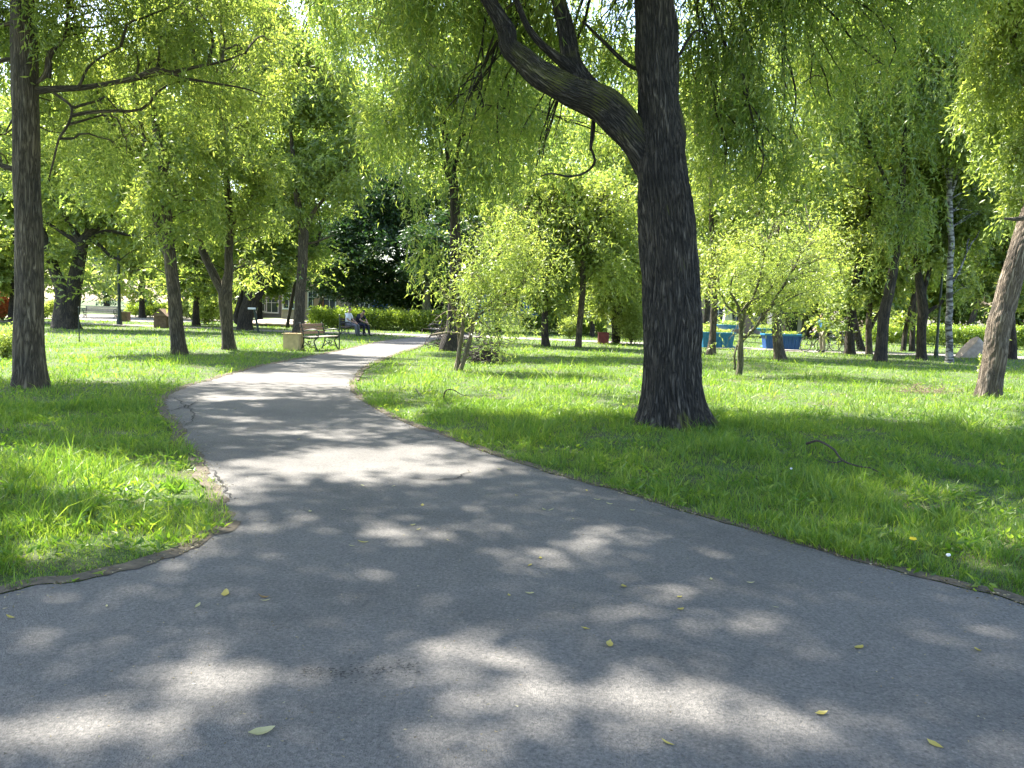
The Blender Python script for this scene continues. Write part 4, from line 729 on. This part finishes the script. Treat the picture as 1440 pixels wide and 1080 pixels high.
post('thin_post', 'thin dark green post standing between the two benches by the path', 'post', 477, 492, 1.15, .022, IRON)
post('garden_stake', 'thin stake stuck in the left lawn in front of the multi-stemmed tree', 'stake', 111.5, 481, 1.15, .018, IRON)
post('water_tap', 'dark standpipe with pale top, leaning beside the dark crooked tree', 'water tap', 364, 468, 1.15, .06, IRON, -.2, WHITEP)
def bench(u, v, rz, lab, L_=1.55, ms=WOODP, mbk=WOODR, group=None, name='park_bench'):
    b = G(u, v); root = empty(name, (0, 0, 0), lab, 'bench', group)
    def part(mb, n, m, **k): return mb.build(n, m, root, **k)
    mb = MB()
    for i_ in range(4): mb.box([-.16+i_*.125, 0, .445+(.012 if i_ in (0, 3) else 0)], [.1, L_, .035])
    part(mb, 'seat', ms, bevel=.008)
    mb = MB()
    for i_ in range(3): mb.box([-.245-.03*i_, 0, .58+i_*.115], [.028, L_, .095], rx=0)
    part(mb, 'backrest', mbk, bevel=.008)
    for y in (-L_/2+.08, L_/2-.08):
        mb = MB(); t = lambda P, r: mb.tube([[p[0], y, p[1]] for p in P], [r]*len(P), 7, step=.03)
        t([(-.32, 0), (-.26, .12), (-.2, .28), (-.2, .42), (-.235, .6), (-.31, .86), (-.34, .88)], .022)
        t([(.34, 0), (.27, .06), (.2, .2), (.16, .3), (.24, .4), (.3, .43)], .022)
        t([(-.2, .42), (.0, .405), (.3, .43)], .022)
        t([(-.24, .62), (-.1, .66), (.1, .69), (.26, .67), (.33, .6), (.31, .52), (.25, .5), (.24, .55)], .02)
        t([(.3, .43), (.31, .5)], .018); t([(-.2, .3), (-.05, .22), (.05, .24), (.03, .31), (-.04, .3)], .014); t([(.2, .2), (.08, .16), (.0, .2), (-.06, .32)], .014); t([(-.24, .1), (-.1, .2), (.05, .12), (.22, .14)], .014)
        part(mb, 'iron_frame', IRON, smooth=True)
    root.location = tuple(b); root.rotation_euler.z = rz; return root
bench(450, 492.5, rad(-14), 'empty bench with ornate dark green iron sides and reddish slatted back beside the path', 1.6)
B2 = bench(497, 472.5, rad(-20), 'bench further along the path with two people sitting on it', 1.7, WOODR, simple('dark_slats', (.07, .05, .04), .6, .3, 14))
bench(141, 448, rad(-86), 'far bench with pale seat by the left lamp post', 2.3, WOODP, WOODP)
bench(612, 475, rad(185), 'low bench partly hidden beside the shaggy dark trunk right of the path end', 1.4, WOODP, WOODP)
bench(82, 447, rad(-86), 'far bench mostly hidden behind the multi-stemmed trunk', 2.0, WOODP, WOODP)
def bin_(name, lab, cat, u, v, w_, dd, h, m, rz=0, house=False):
    b = G(u, v); root = empty(name, b, lab, cat); root.rotation_euler.z = rz; mb = MB(); t = .035
    for sx in (-1, 1): mb.box(b+[sx*(w_/2-t/2), 0, h/2], [t, dd, h]); mb.box(b+[0, sx*(dd/2-t/2), h/2], [w_-2*t-.002, t, h-.004])
    mb.box(b+[0, 0, .06], [w_-2*t-.004, dd-2*t-.004, .04]); mb.build('casing', m, root, bevel=.006)
    mb = MB()
    if house:
        for k in range(5): mb.box(b+[0, -dd/2-.015, .1+k*(h-.1)/5], [w_+.02, .03, .05])
        V = np.array([[-w_/2-.1, -dd/2-.1, h], [w_/2+.1, -dd/2-.1, h], [w_/2+.1, dd/2+.1, h], [-w_/2-.1, dd/2+.1, h], [0, -dd/2-.1, h+.4], [0, dd/2+.1, h+.4]])+b
        mb.add(V, [np.array([[1, 2, 5, 4], [3, 0, 4, 5], [0, 3, 2, 1]]), np.array([[0, 1, 4], [2, 3, 5]])]); mb.build('roof', m, root)
    else:
        for sx in (-1, 1): mb.box(b+[sx*w_/2, 0, h+.012], [.07, dd+.07, .025]); mb.box(b+[0, sx*dd/2, h+.0125], [w_-.075, .07, .022])
        mb.build('rim', m, root, bevel=.004)
    return root
bin_('litter_box', 'square yellowish box-shaped bin at the left end of the empty bench', 'bin', 413, 493, .50, .5, .53, BOXM, rad(-8))
bin_('litter_box', 'small brown box bin next to the left lamp post', 'bin', 176, 452, .5, .5, .6, BRICKB)
bin_('wooden_bin', 'dark wooden bin with a pointed little roof on the left lawn edge', 'bin', 228.5, 461, .66, .6, .62, BRICKB, house=True)
bin_('litter_box', 'dark red box bin under dark trunks left of the huge willow', 'bin', 848, 483, .5, .5, .52, REDB)
# blue troughs and bowl
def trough(lab, u0, u1, v, h=.62, m=BLUE, w_=.7):
    a, c = G(u0, v), G(u1, v); W = c[0]-a[0]; b = (a+c)/2; root = empty('flower_trough', b, lab, 'planter')
    mb = MB(); mb.box(b+[0, 0, .06+h/2], [W*.9, w_*.8, h], 0, 1.12); 
    for x in np.arange(-W*.43, W*.44, .16): mb.tube([b+[x, -w_*.40, .08], b+[x*1.1, -w_*.455, h]], [.03, .03], 6)
    mb.build('basin', m, root, bevel=.01)
    mb = MB()
    for s_ in (-1, 1): mb.box(b+[0, s_*w_*.47, h+.1], [W+.1, .09, .09]); mb.box(b+[s_*W*.51, 0, h+.1], [.085, w_*.84, .086])
    mb.build('rim', BLUE, root, bevel=.01)
    mb = MB(); mb.box(b+[0, 0, h+.03], [W*.9, w_*.75, .05]); mb.build('soil', SOIL, root)
    k = int(W*500); Q = b+np.c_[rng.uniform(-W*.42, W*.42, k), rng.uniform(-.2, .2, k), h+.06+rng.uniform(0, .18, k)]; V, F = leafgeo(Q, nrm(rng.normal(size=Q.shape)+[0, 0, 1]), .09, .05, False); link('plants', meshnp('plants', V-b, [F]), LEAFY, root)
trough('long fluted turquoise trough between the huge willow and the twisted small willow', 988, 1026, 490.5)
trough('deep blue trough partly behind the stout tree', 1077, 1118, 492.5, .62, BLUED)
def bowl(lab, u, v, r, h):
    b = G(u, v); root = empty('pedestal_planter', b, lab, 'planter'); mb = MB(); mb.lathe([(.35, 0), (.33, .06), (.14, .14), (.1, h*.5), (.16, h*.72), (.1, h*.78)], b, 18); mb.build('pedestal', BLUE, root, smooth=True)
    mb = MB(); mb.lathe([(.1, h*.77), (r*.8, h*.84), (r, h*.95), (r*1.05, h), (r*.9, h), (r*.7, h*.9), (0, h*.88)], b, 22); mb.build('bowl', BLUE, root, smooth=True)
    k = 500; Q = b+np.c_[rng.normal(size=(k, 2))*r*.4, h+rng.uniform(-.05, .16, k)]; V, F = leafgeo(Q, nrm(rng.normal(size=Q.shape)+[0, 0, 1]), .1, .05, False); link('plants', meshnp('plants', V-b, [F]), LEAFY, root)
bowl('wide turquoise bowl planter on a pedestal rising behind the long trough', 1024, 489, .62, 1.1)
bowl('turquoise bowl planter on a pedestal left of the stout tree', 1079, 488, .6, .95)
b = G(1022, 470); root = empty('stone_plinth', b, 'pale tapered stone plinth behind the turquoise bowl planter', 'plinth'); mb = MB(); mb.box(b+[0, 0, .15], [1., 1., .3]); mb.build('base', STONE, root, bevel=.03); mb = MB(); mb.box(b+[0, 0, 1.1], [.8, .8, 1.6], 0, .7); mb.box(b+[0, 0, 1.95], [.7, .7, .1]); mb.build('shaft', WHITEP, root, bevel=.03)
# boulder
def rock(u, v, dims, lab, m, seed, shear=.0, name='boulder'):
    b = G(u, v); r = np.random.default_rng(seed); import bmesh
    bm = bmesh.new(); bmesh.ops.create_icosphere(bm, subdivisions=4, radius=1)
    V = np.array([q.co[:] for q in bm.verts])
    for k in range(5):
        n_ = nrm(r.normal(size=3)*[1, 1, .4]); c_ = r.uniform(.62, .85); dd = V@n_; V -= np.maximum(dd-c_, 0)[:, None]*n_*.92
    if shear: n_ = nrm(np.array([-.70, .05, .70])); dd = V@n_; V -= np.maximum(dd-.32, 0)[:, None]*n_*.97
    V += (np.sin(V[:, [1, 2, 0]]*9+seed)*.02+np.sin(V[:, [2, 0, 1]]*23)*.008); V = V*np.array(dims)/2; V[:, 2] += dims[2]*.32
    for q, c in zip(bm.verts, V): q.co = c
    me = bpy.data.meshes.new(name); bm.to_mesh(me); bm.free(); o = link(name, me, m); o.location = tuple(b-np.array([0, 0, .18*dims[2]])); tag(o, lab, 'rock'); return o
rock(1362, 503, (1.35, 1.1, 1.6), 'pale pinkish boulder with a slanting sunlit face behind the birch', STONE, 5, 1)
rock(396, 459, (4.6, 2.4, .75), 'low heap of pale earth and stone left of the slim brown tree', STONE, 9, 0, 'earth_mound')
# dead stump & twig heap
def twigheap(lab, u, v, rx, h, n, m, r=.012, name='twig_pile', stump=False, L_=.35):
    b = G(u, v); root = empty(name, b, lab, 'brushwood'); mb = MB()
    for _ in range(n):
        p = np.array([rng.normal()*rx*.5, rng.normal()*rx*.3, abs(rng.normal())*h*.45+.02]); d_ = nrm(rng.normal(size=3)*[1, .7, .45])*L_*rng.uniform(.4, 1.2); q = p+d_; q[2] = max(q[2], .01)
        mb.tube([b+p, b+(p+q)/2+rng.normal(size=3)*.03, b+q], [r, r*.8, r*.3], 4, cap=False)
    mb.build('twigs', m, root)
    if stump:
        mb = MB(); mb.tube([b+[0, 0, -.05], b+[.03, 0, .25], b+[-.02, .02, .42]], [.24, .18, .13], 16, disp=lambda th, L, P: 1+.25*np.sin(th*5)+.1*np.sin(th*9+L*9)); mb.build('stump', DEADD, root)
twigheap('dark gnarled stump bristling with dead shoots, behind the young yellow willow', 684, 513, .55, .75, 260, DEADD, .014, 'dead_stump', True)
twigheap('small pile of dry brown twigs in the sunlit grass near the right edge', 1296, 556, .62, .18, 240, DEAD, .004, L_=.22)
twigheap('tangle of shaggy dead shoots round the dark trunk at the path end', 634, 492, .7, 1.3, 260, DEADD, .013, 'dead_shoots', L_=.5)
def branch(lab, pts, r, z=.06, subs=(), m=DEADD, sc3=1.):
    P = [G(u, v, zz) for u, v, zz in pts]; b = np.array([P[0][0], P[0][1], 0]); mb = MB(); mb.tube(P, np.linspace(r, r*.35, len(P)), 7, step=.04, wig=.015)
    for s_ in subs: mb.tube([G(u, v, zz) for u, v, zz in s_], [r*.5]*(len(s_)-1)+[r*.2], 6, step=.04, wig=.01)
    V = np.vstack(mb.V); me = meshnp('fallen_branch', V-b, [np.vstack(mb.F[k]) for k in (3, 4) if mb.F[k]], True, np.vstack(mb.B)); o = link('fallen_branch', me, m); o.location = tuple(b); tag(o, lab, 'branch'); return o
branch('dark crooked fallen branch lying in the shaded grass right of the huge willow', [(1134,624,.14),(1152,620,.2),(1172,632,.2),(1184,648,.14),(1205,657,.12),(1222,660,.1),(1234,666,.08)], .014, subs=[[(1184,648,.14),(1172,650,.14),(1160,645,.12)]])
branch('thin arched dead twig in the sunlit grass by the path', [(624,560,.06),(628,549,.25),(638,548,.25),(648,554,.12),(656,556,.08)], .012)
branch('slender bent twig in the grass left of the arched one', [(582,545,.05),(590,552,.12),(597,560,.05)], .009)
# ------------------------------------------------------------------ bicycles
def bicycle(u, v, lab, m, rz=0, lean=.08):
    b = G(u, v); root = empty('bicycle', (0, 0, 0), lab, 'bicycle', None)
    for x in (-.52, .52):
        a = np.linspace(0, 2*pi, 37); mb = MB(); mb.tube(np.c_[x+.33*np.cos(a), 0*a, .34+.33*np.sin(a)], .018, 6, cap=False); w_ = mb.build('wheel', BLACK, root, smooth=True)
        mb = MB()
        for k in range(12): mb.tube([[x, 0, .34], [x+.32*cos(k*pi/6), 0, .34+.32*sin(k*pi/6)]], .003, 4)
        mb.tube([[x, -.04, .34], [x, .04, .34]], .02, 8); mb.build('spokes', CHROME, w_)
    mb = MB(); T = lambda P, r=.016: mb.tube([[p[0], 0, p[1]] for p in P], r, 8)
    T([(-.52, .34), (-.12, .30), (-.22, .78), (-.52, .34)]); T([(-.12, .30), (.36, .70), (-.2, .74)]); T([(.34, .82), (.38, .66), (.52, .34)]); mb.build('frame', m, root, smooth=True)
    mb = MB(); mb.tube([[.33, 0, .8], [.31, 0, .98], [.36, -.26, 1.02], [.28, -.3, 1.0]], .012, 6); mb.tube([[.31, 0, .98], [.36, .26, 1.02], [.28, .3, 1.0]], .012, 6); mb.build('handlebar', CHROME, root, smooth=True)
    mb = MB(); mb.tube([[-.34, 0, .88], [-.2, 0, .87], [-.06, 0, .86]], [.08, .06, .02], 8); mb.tube([[-.22, 0, .76], [-.24, 0, .87]], .014, 6); mb.build('saddle', BLACK, root, smooth=True)
    mb = MB(); a = np.linspace(0, 2*pi, 20); mb.tube(np.c_[-.12+.09*np.cos(a), 0*a+.03, .3+.09*np.sin(a)], .008, 5); mb.tube([[-.12, .05, .3], [-.02, .06, .18]], .01, 5); mb.tube([[-.12, -.05, .3], [-.22, -.06, .42]], .01, 5); mb.build('crank', CHROME, root)
    root.location = tuple(b); root.rotation_euler = (lean, 0, rz); return root
bicycle(1144, 495, 'dark bicycle standing left of the person in blue', BLACK, rad(25))
bicycle(1172, 496, 'grey bicycle standing right of the person in blue', CHROME, rad(-12))
bicycle(1187, 494, 'dark bicycle half hidden by the dark trunk, rightmost of the bicycles', BLACK, rad(15))
# ------------------------------------------------------------------ people
def skinmesh(name, verts, edges, rads, m, parent, root_i=0, sub=2):
    import bmesh
    bm = bmesh.new(); ly = bm.verts.layers.skin.verify(); vs = [bm.verts.new(v) for v in verts]
    for k, v in enumerate(vs):
        r = rads[k]; v[ly].radius = (r, r) if np.ndim(r) == 0 else r; v[ly].use_root = (k == root_i)
    for a, b in edges: bm.edges.new((vs[a], vs[b]))
    me = bpy.data.meshes.new(name); bm.to_mesh(me); bm.free(); o = link(name, me, m, parent)
    sk = o.modifiers.new('skin', 'SKIN'); sk.use_smooth_shade = True; ss = o.modifiers.new('sub', 'SUBSURF'); ss.levels = sub; ss.render_levels = sub; return o
def hand(V, E, R, wi, w_, d, up, side):
    """five fingers from the wrist"""
    d = np.array(d, float); d /= np.linalg.norm(d); up = np.array(up, float); sd = np.cross(d, up); sd /= np.linalg.norm(sd)
    V.append(w_+d*.07); pi_ = len(V)-1; E.append((wi, pi_)); R.append(.027)
    for k, (o_, l) in enumerate(((-.03, .075), (-.01, .088), (.01, .082), (.03, .062))):
        a = w_+d*.095+sd*o_; V.append(a); E.append((pi_, len(V)-1)); R.append(.010); V.append(a+d*l*.5-up*.012); E.append((len(V)-2, len(V)-1)); R.append(.009); V.append(a+d*l*.8-up*.035); E.append((len(V)-2, len(V)-1)); R.append(.007)
    V.append(w_+d*.04+sd*.04*side); E.append((pi_, len(V)-1)); R.append(.012); V.append(w_+d*.08+sd*.06*side-up*.01); E.append((len(V)-2, len(V)-1)); R.append(.009)
def person(lab, loc, rz, pose, top, bottom, shoes=BLACK, head_pitch=0.):
    root = empty('person', (0, 0, 0), lab, 'person'); J = {k: np.array(v, float) for k, v in pose.items()}
    V = []; E = []; R = []; I = {}
    def add(n, p, r, par=None):
        V.append(np.array(p, float)); R.append(r); I[n] = len(V)-1
        if par is not None: E.append((I[par], I[n]))
    add('pel', J['pel'], .13); add('waist', J['waist'], (.12, .10), 'pel'); add('chest', J['chest'], (.145, .115), 'waist'); add('neck', J['neck'], .055, 'chest')
    hd = J['head']; nk = J['neck']; ax = nrm(hd-nk); fw = nrm(np.array([1, 0, head_pitch])-ax*np.dot(np.array([1, 0, head_pitch]), ax))
    add('jaw', nk+ax*.09+fw*.02, (.062, .06), 'neck'); add('skull', hd, (.08, .09), 'jaw'); add('crownp', hd+ax*.08, .055, 'skull')
    add('nose', hd-ax*.035+fw*.105, .012, 'skull')
    for s_, n in ((1, 'l'), (-1, 'r')):
        add('ear'+n, hd-ax*.02+np.array([0, s_*.085, 0]), .014, 'skull')
        add('sh'+n, J['sh'+n], .06, 'chest'); add('el'+n, J['el'+n], .042, 'sh'+n); add('wr'+n, J['wr'+n], .028, 'el'+n)
        hand(V, E, R, I['wr'+n], J['wr'+n], J['wr'+n]-J['el'+n], [0, 0, 1], s_)
        add('hip'+n, J['hip'+n], .09, 'pel'); add('kn'+n, J['kn'+n], .062, 'hip'+n); add('an'+n, J['an'+n], .042, 'kn'+n)
    skinmesh('body', V, E, R, SKIN, root)
    g = lambda *ns: [J[n] for n in ns]
    v = g('pel', 'waist', 'chest', 'neck'); v[3] = J['chest']+(J['neck']-J['chest'])*.7
    vv = v+[J['shl'], J['shl']+(J['ell']-J['shl'])*.85, J['shr'], J['shr']+(J['elr']-J['shr'])*.85]
    skinmesh('shirt', vv, [(0, 1), (1, 2), (2, 3), (2, 4), (4, 5), (2, 6), (6, 7)], [(.15, .145), (.145, .125), (.165, .135), .07, .078, .062, .078, .062], top, root)
    vv = g('pel', 'hipl', 'knl', 'anl', 'hipr', 'knr', 'anr'); skinmesh('trousers', vv, [(0, 1), (1, 2), (2, 3), (0, 4), (4, 5), (5, 6)], [.145, .105, .08, .062, .105, .08, .062], bottom, root)
    for n in 'lr':
        a = J['an'+n]; skinmesh('shoe', [a+[-.03, 0, -.02], a+[.06, 0, -.035], a+[.17, 0, -.045]], [(0, 1), (1, 2)], [.045, .045, .035], shoes, root)
    skinmesh('hair', [hd-ax*.02-fw*.045, hd+ax*.05-fw*.02, hd+ax*.085+fw*.03], [(0, 1), (1, 2)], [(.075, .075), (.092, .085), .06], HAIR, root)
    root.location = tuple(loc); root.rotation_euler.z = rz; return root
sit = dict(pel=(-.08, 0, .58), waist=(-.12, 0, .74), chest=(-.1, 0, .98), neck=(-.04, 0, 1.16), head=(.0, 0, 1.31), shl=(-.08, .19, 1.06), shr=(-.08, -.19, 1.06), ell=(.02, .25, .80), elr=(.04, -.24, .80), wrl=(.26, .12, .68), wrr=(.27, -.1, .68),
 hipl=(-.04, .1, .55), hipr=(-.04, -.1, .55), knl=(.4, .13, .55), knr=(.4, -.14, .55), anl=(.42, .13, .09), anr=(.46, -.14, .09))
sit2 = dict(sit); sit2.update(chest=(.02, 0, .95), waist=(-.08, 0, .74), neck=(.14, 0, 1.08), head=(.24, 0, 1.18), shl=(.05, .19, 1.02), shr=(.05, -.19, 1.02), ell=(.22, .25, .78), elr=(.24, -.24, .78), wrl=(.42, .08, .66), wrr=(.43, -.06, .67), anl=(.52, .13, .09), anr=(.36, -.14, .09))
bl = np.array(B2.location); ang = rad(-20); def_ = lambda x, y: bl+np.array([x*cos(ang)-y*sin(ang), x*sin(ang)+y*cos(ang), 0])
person('dark-haired person in loose white shirt sitting on the further bench', def_(0.02, -.38), ang, sit, CLW, CLG)
person('person in dark clothes sitting hunched forward on the further bench', def_(.08, .42), ang-.1, sit2, CLD, CLD, head_pitch=-.5)
stand = dict(pel=(0, 0, .92), waist=(.02, 0, 1.08), chest=(.06, 0, 1.32), neck=(.09, 0, 1.5), head=(.13, 0, 1.64), shl=(.06, .19, 1.41), shr=(.06, -.19, 1.41), ell=(.14, .26, 1.14), elr=(.16, -.25, 1.14), wrl=(.36, .18, 1.05), wrr=(.38, -.14, 1.06),
 hipl=(0, .1, .88), hipr=(0, -.1, .88), knl=(.03, .12, .48), knr=(.0, -.12, .48), anl=(0, .13, .09), anr=(-.06, -.13, .09))
person('person in a bright blue top and khaki trousers standing among the bicycles', G(1156, 495.5), rad(200), stand, CLB, CLK)
# ------------------------------------------------------------------ fallen leaves on the path, weeds
def fleaf(u, v, s_, m, curl, rz, lab, grp):
    b = G(u, v, .013); n = 7; t = np.linspace(0, 1, n); w_ = np.sin(t*pi)**rng.uniform(.6, 1.3)*rng.uniform(.22, .5)*(1+.25*rng.normal(size=n)*.5); x = (t-.5); V = []
    for k in range(n):
        zc = abs(x[k])**2*curl*2; V += [[x[k], w_[k]*.5, zc+w_[k]*curl*.6], [x[k], 0, zc], [x[k], -w_[k]*.5, zc+w_[k]*curl*.5]]
    V = np.array(V)*s_; k = np.arange(n-1)[:, None]*3; F = np.vstack([k+[0, 1, 4, 3], k+[1, 2, 5, 4]]); me = meshnp('fallen_leaf', V, [F]); o = link('fallen_leaf', me, m)
    o.location = tuple(b+[0, 0, .002]); o.rotation_euler = (rng.normal()*.12, rng.normal()*.12, rz); tag(o, lab, 'leaf', grp)
g1, g2 = 'yellow leaves fallen on the path', 'pale narrow leaves fallen on the path'
for (u, v, s_) in [(317,835,.085),(510,763,.085),(877,825,.07),(857,907,.08),(957,857,.07),(823,884,.065),(1208,911,.07),(760,785,.05),(745,795,.05),(594,711,.05),(1375,915,.06),(716,838,.04),(15,869,.06),(1155,1004,.07),(939,1046,.06),(1315,1048,.07),(825,690,.05),(726,697,.045),(955,600+240,.04)]:
    fleaf(u, v, s_*rng.uniform(.75, 1.05), YLEAF, rng.uniform(.15, .5), rng.uniform(0, 6.28), 'small yellow leaf fallen on the grey asphalt path', g1)
for (u, v, s_) in [(580,739,.05),(588,745,.05),(495,768,.05),(765,717,.055),(775,717,.05),(840,703,.06),(857,709,.055),(889,718,.055),(630,760,.04),(806,730,.04),(702,660,.045),(278,852,.05),(150,853,.03),(373,845,.05),(660,664,.04),(1055,820,.05),(1090,854,.04),(745,835,.05),(484,717,.05),(436,719,.05),(553,684,.04),(1000,815,.04),(510,683,.04),(420,618,.05),(330,575,.04)]:
    fleaf(u, v, s_*1.1, GLEAF, rng.uniform(.1, .4), rng.uniform(0, 6.28), 'small pale narrow leaf fallen on the grey asphalt path', g2)
fleaf(368, 1030, .095, GLEAF, .25, .5, 'larger pale green leaf fallen nearest to us, left of the path centre', None)
fleaf(370, 841, .06, simple('brown_leaf', (.32, .2, .07), .8, .2, 30), .6, .2, 'curled brown-orange leaf fallen beside a yellow one on the left of the path', None)
def dand(u, v, h, m, lab, r=.02):
    b = G(u, v); root = empty('dandelion', b, lab, 'flower'); mb = MB(); mb.tube([b, b+[.01, 0, h*.6], b+[.0, .01, h]], .0025, 5); mb.build('stem', GRASS, root)
    mb = MB(); mb.lathe([(0, -.004), (r*.5, -.004), (r, .003), (r*.8, .012), (0, .014)], b+[0, .01, h], 14); mb.build('flower_head', m, root)
dand(1283, 785, .12, YEL, 'single yellow dandelion in the shaded grass at lower right', .022)
dand(1112, 678, .12, CLW, 'white dandelion clock in the shaded grass below the fallen branch', .012)
dand(1333, 805, .10, CLW, 'white dandelion clock near the path edge at lower right', .014)
def weed(u, v, n, L_, w_, lab, up=1.2, m=GRASS, spread=.12):
    n = int(n*.6); spread *= .22; L_ *= .75; w_ *= .7
    b = G(u, v); P = b+np.c_[rng.normal(size=(n, 2))*spread, np.zeros(n)]; D = nrm(np.c_[rng.normal(size=(n, 2)), np.abs(rng.normal(size=n))+up]); V, F = leafgeo(P, D, L_, w_, True); o = link('weed_clump', meshnp('weed_clump', V-b, [F]), m); o.location = tuple(b); tag(o, lab, 'weeds')
weed(1212, 590, 40, .42, .02, 'tall dark rushy tuft in the sunlit grass below the dry twig pile', 2.2, LEAF, .3)
weed(1252, 672, 60, .2, .05, 'broad-leaved lit weed clump at the end of the fallen branch', .6, GRASS)
weed(1225, 700, 40, .28, .012, 'pale spiky grass tuft below the fallen branch', 1.4, GRASS)
weed(1330, 735, 90, .22, .045, 'leafy weed clump in dappled light at lower right', .7, GRASS, .25)
weed(1428, 600, 40, .45, .014, 'tall spiky grass tuft at the right frame edge', 1.6, LEAF, .15)
weed(1160, 590, 30, .3, .03, 'upright leafy weed left of the rushy tuft', 1.2, GRASS, .12)
weed(705, 610, 60, .22, .05, 'broad-leaved weeds in the grass between the path and the huge willow', .8, GRASS, .35)
weed(790, 600, 40, .24, .03, 'pale arching weeds left of the huge willow base', .8, GRASS, .3)
weed(905, 605, 60, .12, .03, 'low ivy-like weeds at the left foot of the huge willow', .5, LEAF, .2)
weed(1010, 612, 60, .12, .03, 'low leafy weeds at the right foot of the huge willow', .5, LEAF, .25)
weed(30, 700, 60, .2, .04, 'broad-leaved weed clump in the left grass near the frame edge', .8, GRASS, .3)
weed(130, 690, 80, .18, .045, 'bright broad-leaved weeds in the sunlit band of the left grass', .7, GRASS, .4)
weed(245, 690, 60, .15, .045, 'low weeds in the left grass close to the crumbled path edge', .6, GRASS, .25)

# leaf litter and crumbs gathered along the path edges
Ps = []
for Lr, sg in ((rl, 1), (rr_, 1)):
    k = rng.integers(0, len(Lr), 9000); P = Lr[k]+rng.normal(size=(9000, 2))*np.abs(rng.normal(size=(9000, 1)))*.06; Ps.append(P)
P = np.vstack(Ps); m_ = (P[:, 1] > 2) & (P[:, 1] < 30) & (snoise(P[:, 0], P[:, 1], .45, 71)+.5*snoise(P[:, 0], P[:, 1], 2, 72) > -.1); P = P[m_]
P3 = np.c_[P, .02+rng.uniform(0, .008, len(P))]; D = nrm(np.c_[rng.normal(size=(len(P), 2)), rng.normal(size=len(P))*.15]); V, F = leafgeo(P3, D, .02, .009, False)
LIT = leafmat('dry_litter', (.07, .05, .03), (.2, .15, .09), (.36, .31, .2), .1)
tag(link('leaf_litter', meshnp('leaf_litter', V, [F]), LIT), 'brown dry litter gathered along both path edges', 'litter', None, 'stuff')
x, y, d = gsample(2600, 2.6, 24, .75); i_ = inside(x, y, PATHP) & ((snoise(x, y, .3, 75) > -.1)); P3 = np.c_[x[i_], y[i_], np.full(i_.sum(), .0145)]; D = nrm(np.c_[rng.normal(size=(len(P3), 2)), np.abs(rng.normal(size=len(P3)))*.1]); V, F = leafgeo(P3, D, .013, .006, False)
tag(link('path_crumbs', meshnp('path_crumbs', V, [F]), LIT), 'tiny seeds and crumbs scattered on the asphalt', 'litter', None, 'stuff')
